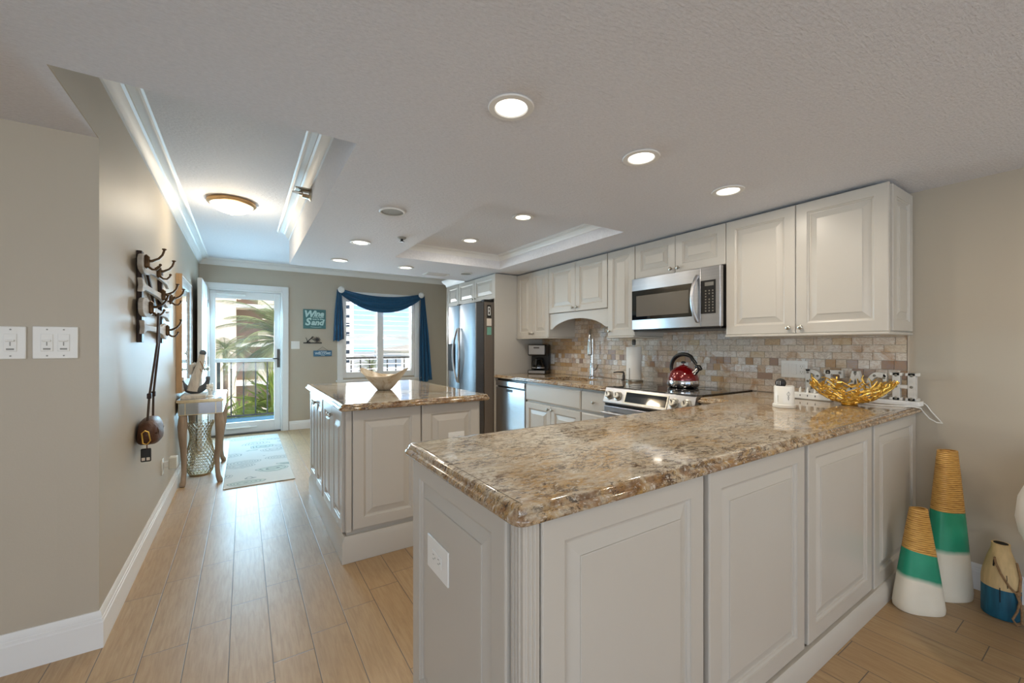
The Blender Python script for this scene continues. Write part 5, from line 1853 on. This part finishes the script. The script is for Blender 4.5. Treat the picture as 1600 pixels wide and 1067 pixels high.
def on_bowl(a, s, dz=0.0):
    r = 0.028 + 0.158 * s
    z = 0.016 + 0.100 * s ** 2.0 + dz
    return (gx + r * cos(a), gy + r * sin(a), CT + z)


mb = MB()
for i in range(20):
    a = 2 * pi * i / 20 + rnd.uniform(-0.1, 0.1)
    pts = []
    s = 0.0
    k = 0
    da = rnd.choice([-1, 1]) * rnd.uniform(0.3, 0.7)
    while s < 1.0:
        pts.append(on_bowl(a + da * sin(k * 0.8) * 0.55, s, rnd.uniform(-0.003, 0.003)))
        s += 0.11
        k += 1
    pts.append(on_bowl(a + da * 0.5, rnd.uniform(0.98, 1.08), rnd.uniform(0.004, 0.016)))
    m_ = len(pts)
    mb.tube(pts, [0.0050 - 0.0020 * j / m_ for j in range(m_)], 7)
for i in range(110):
    a = rnd.uniform(0, 2 * pi)
    s = rnd.uniform(0.12, 1.0)
    da = rnd.uniform(0.16, 0.42) * rnd.choice([-1, 1]) / max(0.35, s)
    ds = rnd.uniform(-0.18, 0.22)
    pts = [on_bowl(a + da * u, min(1.1, max(0.02, s + ds * u + 0.05 * sin(u * 6 + i))), rnd.uniform(-0.003, 0.004)) for u in (0, 0.25, 0.5, 0.75, 1.0)]
    mb.tube(pts, [0.0042, 0.004, 0.0036, 0.0032, 0.0028], 6)
for i in range(34):
    a = rnd.uniform(0, 2 * pi)
    s = rnd.uniform(0.78, 1.0)
    mb.tube([on_bowl(a, s), on_bowl(a + 0.06, s + 0.07, 0.008), on_bowl(a + rnd.uniform(-0.15, 0.15), s + 0.11, rnd.uniform(0.012, 0.026))], [0.004, 0.0035, 0.0025], 6)
mb.build('branches', M['gold'], t)
MB().lathe([(0.036, 0.0005), (0.038, 0.003), (0.030, 0.010), (0.026, 0.016), (0.02, 0.018)], (gx, gy, CT), 24).build('foot', M['gold'], t)

# BEACH letters on a white base
t = thing('letter_sign', 'grey marquee letters spelling BEACH on a white base by the tiled wall', 'letter sign', (3.06, 0.92, CT))
MB().box(3.032, 0.668, CT, 3.112, 1.235, CT + 0.026).build('base', M['trim'], t, bevel=0.003)
LG = pm('letter_galvanised', (206, 204, 198), 0.55, 0.0, var=0.12, vscale=22)
LH = 0.152
lx0, lx1 = 3.048, 3.086
lz = CT + 0.0265


def letter(yc, boxes, polys=(), rings=(), bulbs=()):
    """boxes in (u, v) with u to the right as seen from the room"""
    mb = MB()
    for (u0, v0, u1, v1) in boxes:
        mb.box(lx0, yc - u1, lz + v0, lx1, yc - u0, lz + v1)
    for pl in polys:
        mb.prism([(yc - u, lz + v) for u, v in pl], 'x', lx0, lx1)
    for (cu, cv, r0, r1, ru, a0, a1) in rings:
        L = []
        k = 18
        for i in range(k + 1):
            a = radians(a0 + (a1 - a0) * i / k)
            L.append([(x, yc - (cu + ru * r * cos(a)), lz + cv + r * sin(a)) for x, r in ((lx0, r0), (lx0, r1), (lx1, r1), (lx1, r0))])
        mb.loops(L)
    o = mb.build('letter', LG, t, bevel=0.002)
    mb = MB()
    for (u, v) in bulbs:
        mb.lathe([(0.0065, 0.0), (0.0072, -0.002), (0.005, -0.0045), (0.002, -0.0055)], (lx0, yc - u, lz + v), 12, ax='x')
    mb.build('bulb', M['ink'], o)


w_ = 0.028
letter(1.160, [(-0.050, 0, -0.050 + w_, LH), (-0.058, 0, -0.022, 0.014), (-0.058, LH - 0.014, -0.022, LH)],
       rings=[(-0.022, 0.112, 0.016, 0.040, 1.4, -90, 90), (-0.022, 0.041, 0.016, 0.041, 1.55, -90, 90)], bulbs=[(-0.036, 0.02), (-0.036, 0.076), (-0.036, 0.132), (0.018, 0.112), (0.022, 0.042)])
letter(1.055, [(-0.046, 0, -0.046 + w_, LH), (-0.054, 0, 0.046, 0.026), (-0.054, LH - 0.026, 0.044, LH), (-0.02, 0.064, 0.026, 0.088), (0.028, LH - 0.048, 0.044, LH - 0.02), (0.030, 0.02, 0.046, 0.046)], bulbs=[(-0.032, 0.015), (-0.032, 0.076), (-0.032, 0.138), (0.03, 0.138), (0.03, 0.013)])
letter(0.950, [(-0.026, 0.040, 0.026, 0.062), (-0.058, 0, -0.020, 0.014), (0.020, 0, 0.058, 0.014)],
       polys=[[(-0.052, 0.0), (-0.024, 0.0), (0.010, LH), (-0.016, LH)], [(0.052, 0.0), (0.024, 0.0), (-0.010, LH), (0.016, LH)]], bulbs=[(0, 0.138), (-0.018, 0.09), (0.018, 0.09), (-0.036, 0.02), (0.036, 0.02)])
letter(0.848, [(0.024, LH - 0.054, 0.040, LH - 0.006)], rings=[(0.004, LH / 2, 0.046, 0.076, 0.72, 45, 315)], bulbs=[(-0.040, 0.076), (-0.012, 0.130), (-0.012, 0.022), (0.030, 0.120), (0.028, 0.026)])
letter(0.735, [(-0.048, 0, -0.048 + 0.032, LH), (0.016, 0, 0.048, LH), (-0.016, 0.066, 0.016, 0.086), (-0.060, 0, -0.006, 0.016), (-0.060, LH - 0.016, -0.006, LH), (0.006, 0, 0.060, 0.016), (0.006, LH - 0.016, 0.060, LH)],
       bulbs=[(-0.032, 0.012), (-0.032, 0.076), (-0.032, 0.138), (0.032, 0.012), (0.032, 0.076), (0.032, 0.138)])

# ================================================================== FLOOR VASES BY THE RIGHT WALL
def flat_cone(mb, cx_, cy_, prof, rz, n=48):
    """oval tapering vase; prof = (half width, half depth, z)"""
    ca, sa = cos(rz), sin(rz)
    L = []
    for (a_, b_, z) in prof:
        l = []
        for i in range(n):
            t_ = 2 * pi * i / n
            ex = 2.0 / 2.6
            u = a_ * math.copysign(abs(cos(t_)) ** ex, cos(t_))
            v = b_ * math.copysign(abs(sin(t_)) ** ex, sin(t_))
            l.append((cx_ + u * ca - v * sa, cy_ + u * sa + v * ca, z))
        L.append(l)
    return mb.loops(L)


def floor_vase(label, x, y, h, wb, wt, z1, z2, slope, rz):
    prof = []
    for s in (0, 0.01, 0.05, 0.15, 0.3, 0.5, 0.7, 0.9, 0.985, 1.0):
        wv = wb + (wt - wb) * (0.25 * s + 0.75 * s ** 1.15) if s > 0.02 else wb * (0.93 + 3 * s)
        prof.append((wv, wv * 0.62, 0.001 + h * s))
    wv = wt - 0.006
    prof += [(wv, wv * 0.6, 0.001 + h), (wv, wv * 0.6, h - 0.12), (0.004, 0.004, h - 0.13)]
    mb = MB()
    flat_cone(mb, 0, 0, prof, 0)
    o = mb.build('floor_vase', vase_mat('dipped_bamboo', z1, z2, slope), at=(0, 0, 0), smooth=60)
    o.location = (x, y, 0)
    o.rotation_euler = (0, 0, rz)
    tag(o, label, 'vase', 'bamboo and green floor vases')
    return o


floor_vase('taller bamboo-topped green and white floor vase by the right wall', 2.935, 0.545, 0.722, 0.104, 0.042, 0.235, 0.425, 0.05, radians(-32))
floor_vase('shorter bamboo-topped green and white floor vase in front of the tall one', 2.672, 0.592, 0.475, 0.100, 0.034, 0.150, 0.275, 0.22, radians(-42))

# buoy-style bottle vase with a rope
t = thing('bottle_vase', 'tan and blue wooden buoy bottle with a rope loop on the floor', 'vase', (2.935, 0.372, 0))
bp = [(0.058, 0), (0.062, 0.006), (0.062, 0.10), (0.062, 0.17), (0.058, 0.20), (0.044, 0.262), (0.032, 0.300), (0.029, 0.322), (0.030, 0.330)]


def bot(z):
    for a, b in zip(bp, bp[1:]):
        if a[1] <= z <= b[1]:
            return a[0] + (b[0] - a[0]) * (z - a[1]) / max(1e-9, b[1] - a[1])
    return bp[-1][0]


bc = (2.935, 0.372, 0.001)
MB().lathe([(r, z) for r, z in bp if z <= 0.10] + [(0.062, 0.135)], bc, 36, cap1=False).build('lower_body', M['blue_deep'], t)
MB().lathe([(0.0622, 0.135)] + [(r, z) for r, z in bp if z > 0.135] + [(0.024, 0.330), (0.022, 0.28), (0.004, 0.27)], bc, 36, cap0=False).build('upper_body', M['bottle_tan'], t)
MB().lathe([(0.0005, 0.3295), (0.0235, 0.3295), (0.0235, 0.3305), (0.0005, 0.3305)], bc, 24, cap0=False, cap1=False).build('mouth', M['dark_hole'], t)
dcam = atan2(-bc[1], -bc[0])


def bsurf(da, z, off=0.005):
    a = dcam - da
    r = bot(z) + off
    return (bc[0] + r * cos(a), bc[1] + r * sin(a), bc[2] + z)


MB().tube([bsurf(0.45, 0.270, 0.002), bsurf(0.30, 0.250), bsurf(0.0, 0.21), bsurf(-0.35, 0.165), bsurf(0.9 * -0.8, 0.135)] +
          [bsurf(-0.85, 0.10, 0.010), bsurf(-0.70, 0.06, 0.012), bsurf(-0.45, 0.025, 0.016), bsurf(-0.55, 0.006, 0.026), bsurf(-0.80, 0.010, 0.022), bsurf(-0.95, 0.06, 0.012), bsurf(-0.86, 0.13, 0.007), bsurf(-1.15, 0.20, 0.006), bsurf(-1.35, 0.26, 0.003)], 0.0042, 8).build('rope', M['rope'], t)
MB().sphere(bsurf(-0.82, 0.135, 0.008), 0.010, 12, 8).build('knot', M['rope'], t)
for pts_, r_ in (([bsurf(0.42, 0.272, 0.0005), bsurf(0.46, 0.255, 0.0003), bsurf(0.44, 0.232, 0.0002)], 0.003), ([bsurf(-0.30, 0.205, 0.0002), bsurf(-0.32, 0.15, 0.0002)], 0.0015), ([bsurf(0.05, 0.145, 0.0002), bsurf(0.04, 0.08, 0.0002)], 0.0015)):
    MB().tube(pts_, r_, 6).build('crack', M['dark_hole'], t)

# white moulded chair, mostly outside the picture on the right
chx, chy = 2.62, -0.078
t = thing('shell_chair', 'white moulded shell chair cut off by the right edge', 'chair', (chx, chy, 0))
L = []
n = 40
for (r, z, o) in ((0.05, 0.36, 0), (0.19, 0.37, 0.0), (0.325, 0.42, 0.0), (0.362, 0.51, 0.0), (0.372, 0.57, 0.0), (0.366, 0.64, 0.0), (0.340, 0.715, 0.0), (0.325, 0.715, 0.0), (0.345, 0.63, 0.0), (0.35, 0.56, 0.0), (0.34, 0.51, 0.0), (0.27, 0.44, 0), (0.05, 0.41, 0)):
    l = []
    for i in range(n):
        a = 2 * pi * i / n
        rr = r
        l.append((chx + o + rr * cos(a), chy + rr * sin(a), z + (0.10 * max(0, cos(a)) if z > 0.6 else 0)))
    L.append(l)
MB().loops(L).build('shell', M['white_pl'], t, smooth=60)
MB().lathe([(0.22, 0.001), (0.22, 0.008), (0.06, 0.025), (0.028, 0.06), (0.026, 0.30), (0.06, 0.362)], (chx, chy, 0), 32).build('pedestal', M['white_pl'], t)

# ================================================================== OUTSIDE
struct('walkway_slab', MB().box(-8, 7.08, -0.20, 14, 8.10, -0.03), M['conc'])
tag(MB().box(-8, 7.96, -0.0295, 14, 8.08, 0.075).build('walkway_curb', M['curb_blue']), 'blue painted curb under the walkway railing outside the door', 'curb')
t = thing('walkway_railing', 'dark metal walkway railing outside the door and window', 'railing', (3, 8.02, 0.075))
MB().box(-6, 7.995, 1.005, 12, 8.045, 1.045).build('top_rail', M['rail'], t, bevel=0.004)
MB().box(-6, 8.005, 0.100, 12, 8.035, 0.130).build('bottom_rail', M['rail'], t)
x = -0.665
while x < 5.8:
    k = round((x + 0.665) / 0.1665)
    wd = 0.022 if k % 11 == 2 else 0.010
    MB().box(x - wd, 8.02 - wd, 0.0755 if wd > 0.02 else 0.130, x + wd, 8.02 + wd, 1.006).build('baluster', M['rail'], t)
    x += 0.1665

struct('ground', MB().box(-1500, 8.6, -10.6, 1500, 950, -10.2), M['ground'])
struct('sea', MB().box(-2900, 940, -10.5, 2900, 2950, -10.1), M['sea'])


def block(name, label, cat, x0, x1, y0, y1, z0, z1, mat, wins=None, wmat='ext_glass', group=None):
    t = thing(name, label, cat, ((x0 + x1) / 2, (y0 + y1) / 2, z0), group)
    MB().box(x0, y0, z0, x1, y1, z1).build('wall', M[mat], t)
    for (a, b, c, d) in (wins or []):
        MB().box(a, y0 - 0.06, c, b, y0 - 0.005, d).build('window', M[wmat], t)
    return t


# peach building seen through the door: blank gable, then recessed balconies
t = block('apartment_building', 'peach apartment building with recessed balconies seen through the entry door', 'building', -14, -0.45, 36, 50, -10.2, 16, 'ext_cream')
MB().box(-0.45, 38.2, -10.2, 4.4, 50, 16).build('recessed_wall', M['ext_recess_shade'], t)  # shade of the balcony recess put into this wall's brown colour
z = -10.19
while z < 15:
    MB().box(-0.449, 36.0, z, 4.4, 38.19, z + 0.28).build('balcony_slab', M['ext_white'], t)
    MB().box(0.9, 36.0, z + 0.281, 4.3, 36.12, z + 1.15).build('balcony_wall', M['ext_cream'], t)
    MB().box(2.2, 38.10, z + 0.5, 3.6, 38.195, z + 2.3).build('balcony_door', M['ext_glass'], t)
    z += 2.85

# tall cream tower seen through the window
wins = []
for i in range(12):
    zz = -7.5 + i * 3.1
    for xx in (22.5, 26.0, 29.4):
        wins.append((xx, xx + 1.25, zz, zz + 1.3))
block('apartment_tower', 'tall cream tower with small dark windows seen through the kitchen window', 'building', 16, 32.0, 150, 175, -10.2, 42, 'ext_white', wins)

# low tan-roofed building by the shore
t = block('beach_building', 'low beach building with a broad tan roof seen through the window', 'building', 26, 60, 80, 100, -10.2, 0.3, 'ext_white',
          [(28 + 3 * i, 29.6 + 3 * i, -2.6, -1.2) for i in range(10)])
mb = MB()
mb.loops([[(25, 79, 0.3), (61, 79, 0.3), (61, 101, 0.3), (25, 101, 0.3)], [(32, 88, 1.7), (54, 88, 1.7), (54, 92, 1.7), (32, 92, 1.7)]])
mb.build('roof', M['roof_tan'], t)
t = block('beach_building', 'long white low building beside the parking seen through the window', 'building', 12.5, 24, 62, 74, -10.2, -2.4, 'ext_white', [(13.5 + 2.4 * i, 14.8 + 2.4 * i, -5.4, -3.8) for i in range(4)])


# parked cars
def car(x, y, rz, mat, label):
    t = thing('car', label, 'car', (x, y, -10.2), 'cars parked below', rz)
    prof = [(-2.1, 0.35), (-2.15, 0.75), (-1.5, 0.95), (-0.9, 1.42), (0.7, 1.45), (1.4, 1.0), (2.1, 0.85), (2.15, 0.4)]
    MB().prism(prof, 'y', -0.85, 0.85).build('body', M[mat], t, bevel=0.08)
    MB().prism([(-1.38, 0.98), (-0.86, 1.36), (0.64, 1.38), (1.22, 1.0)], 'y', -0.865, 0.865).build('window', M['ext_glass'], t)
    for sx in (-1.35, 1.35):
        for sy in (-0.78, 0.78):
            MB().lathe([(0.32, -0.1), (0.34, 0.0), (0.32, 0.1)], (sx, sy, 0.34), 16, ax='y').build('wheel', M['rubber'], t)


for i, (mt, lb) in enumerate((('car_w', 'white parked car farthest left in the window view'), ('car_d', 'dark parked car between two white cars'), ('car_w', 'white parked car right of the dark car'), ('car_d', 'dark parked car at the row\'s right end'))):
    car(9.2 + i * 2.6, 40, radians(90), mt, lb)


# palms
def palm(name, label, x, y, zc, fl, seed, n=34, trunk_r=0.16, group=None, zground=-10.2):
    rnd = random.Random(seed)
    t = thing(name, label, 'palm tree', (x, y, zground), group)
    pts = [(x + 0.15 * sin(s * 2.2), y, zground + (zc - zground) * s) for s in [i / 10 for i in range(11)]]
    MB().tube(pts, [trunk_r * (1.25 - 0.3 * i / 10) for i in range(11)], 12).build('trunk', M['trunk'], t)
    top = Vector(pts[-1])
    mb = MB()
    for i in range(n):
        a = 2 * pi * i * 0.381966 + rnd.uniform(-0.15, 0.15)
        el = radians(85 - 100 * (i / n)) + rnd.uniform(-0.1, 0.1)
        L_ = fl * rnd.uniform(0.85, 1.1)
        d = Vector((cos(a), sin(a), 0))
        side = Vector((-sin(a), cos(a), 0))
        P = []
        p = top.copy()
        e_ = el
        m_ = 12
        for k in range(m_ + 1):
            P.append(p.copy())
            p = p + (d * cos(e_) + Vector((0, 0, 1)) * sin(e_)) * (L_ / m_)
            e_ -= 0.13
        mb.tube(P, [0.018 * fl * (1 - 0.85 * k / m_) * 0.7 for k in range(m_ + 1)], 5)
        for k in range(60):
            s = 0.12 + 0.88 * k / 59
            f_ = s * m_
            j = min(m_ - 1, int(f_))
            b = P[j].lerp(P[j + 1], f_ - j)
            tg = (P[j + 1] - P[j]).normalized()
            ll = fl * 0.24 * sin(pi * min(1, 0.15 + s * 0.85)) ** 0.7 + 0.04
            for sg in (-1, 1):
                dirv = (tg * 0.75 + side * sg * 0.8 + Vector((0, 0, -0.28 + rnd.uniform(-0.1, 0.1)))).normalized()
                tip = b + dirv * ll
                wv = tg * 0.0075 * fl * 0.5
                mb.add([b - wv, b + wv, b.lerp(tip, 0.6) + wv * 0.7, tip, b.lerp(tip, 0.6) - wv * 0.7], [(0, 1, 2, 3, 4)])
    mb.build('fronds', M['frond'], t, recalc=False)


palm('palm_tree', 'large date palm with arching fronds outside the entry door', 0.74, 12.0, 1.32, 1.75, 5, n=44)
palm('palm_tree', 'small distant palm below the date palm through the door', -0.95, 27.0, 1.0, 1.5, 9, n=26, trunk_r=0.11)
palm('palm_tree', 'far palm in front of the sea through the kitchen window', 14.6, 58, -1.6, 2.6, 12, n=26)


def yucca(label, x, y, z0, n, ln, seed):
    rnd = random.Random(seed)
    t = thing('yucca_plant', label, 'plant', (x, y, -10.2), 'spiky plants below the walkway')
    MB().tube([(x, y, -10.2), (x + 0.1, y, -5), (x, y, z0)], [0.16, 0.13, 0.11], 10).build('stem', M['trunk'], t)
    mb = MB()
    for i in range(n):
        a = rnd.uniform(0, 2 * pi)
        el = rnd.uniform(-0.5, 1.5)
        h = rnd.uniform(-0.9, 0.1)
        d = Vector((cos(a) * cos(el), sin(a) * cos(el), sin(el)))
        p = Vector((x, y, z0 + h))
        L_ = ln * rnd.uniform(0.7, 1.1)
        sd = Vector((-sin(a), cos(a), 0)) * 0.028
        q = p + d * L_ * 0.55
        r_ = p + d * L_ + Vector((0, 0, -0.12 * L_))
        mb.add([p - sd * 0.6, p + sd * 0.6, q + sd, r_, q - sd], [(0, 1, 2, 3, 4)])
    mb.build('leaves', M['yucca'], t, recalc=False)


yucca('bright spiky plant behind the railing on the door\'s right', 0.62, 11.2, 0.10, 220, 1.0, 1)
yucca('spiky green plant behind the railing on the door\'s left', -0.60, 9.6, -0.30, 170, 0.95, 2)
yucca('spiky plant low in the middle of the door view', -0.10, 14.6, -0.95, 170, 1.0, 3)
yucca('spiky plant behind the low middle one in the door view', 1.55, 14.4, -0.55, 150, 1.0, 4)
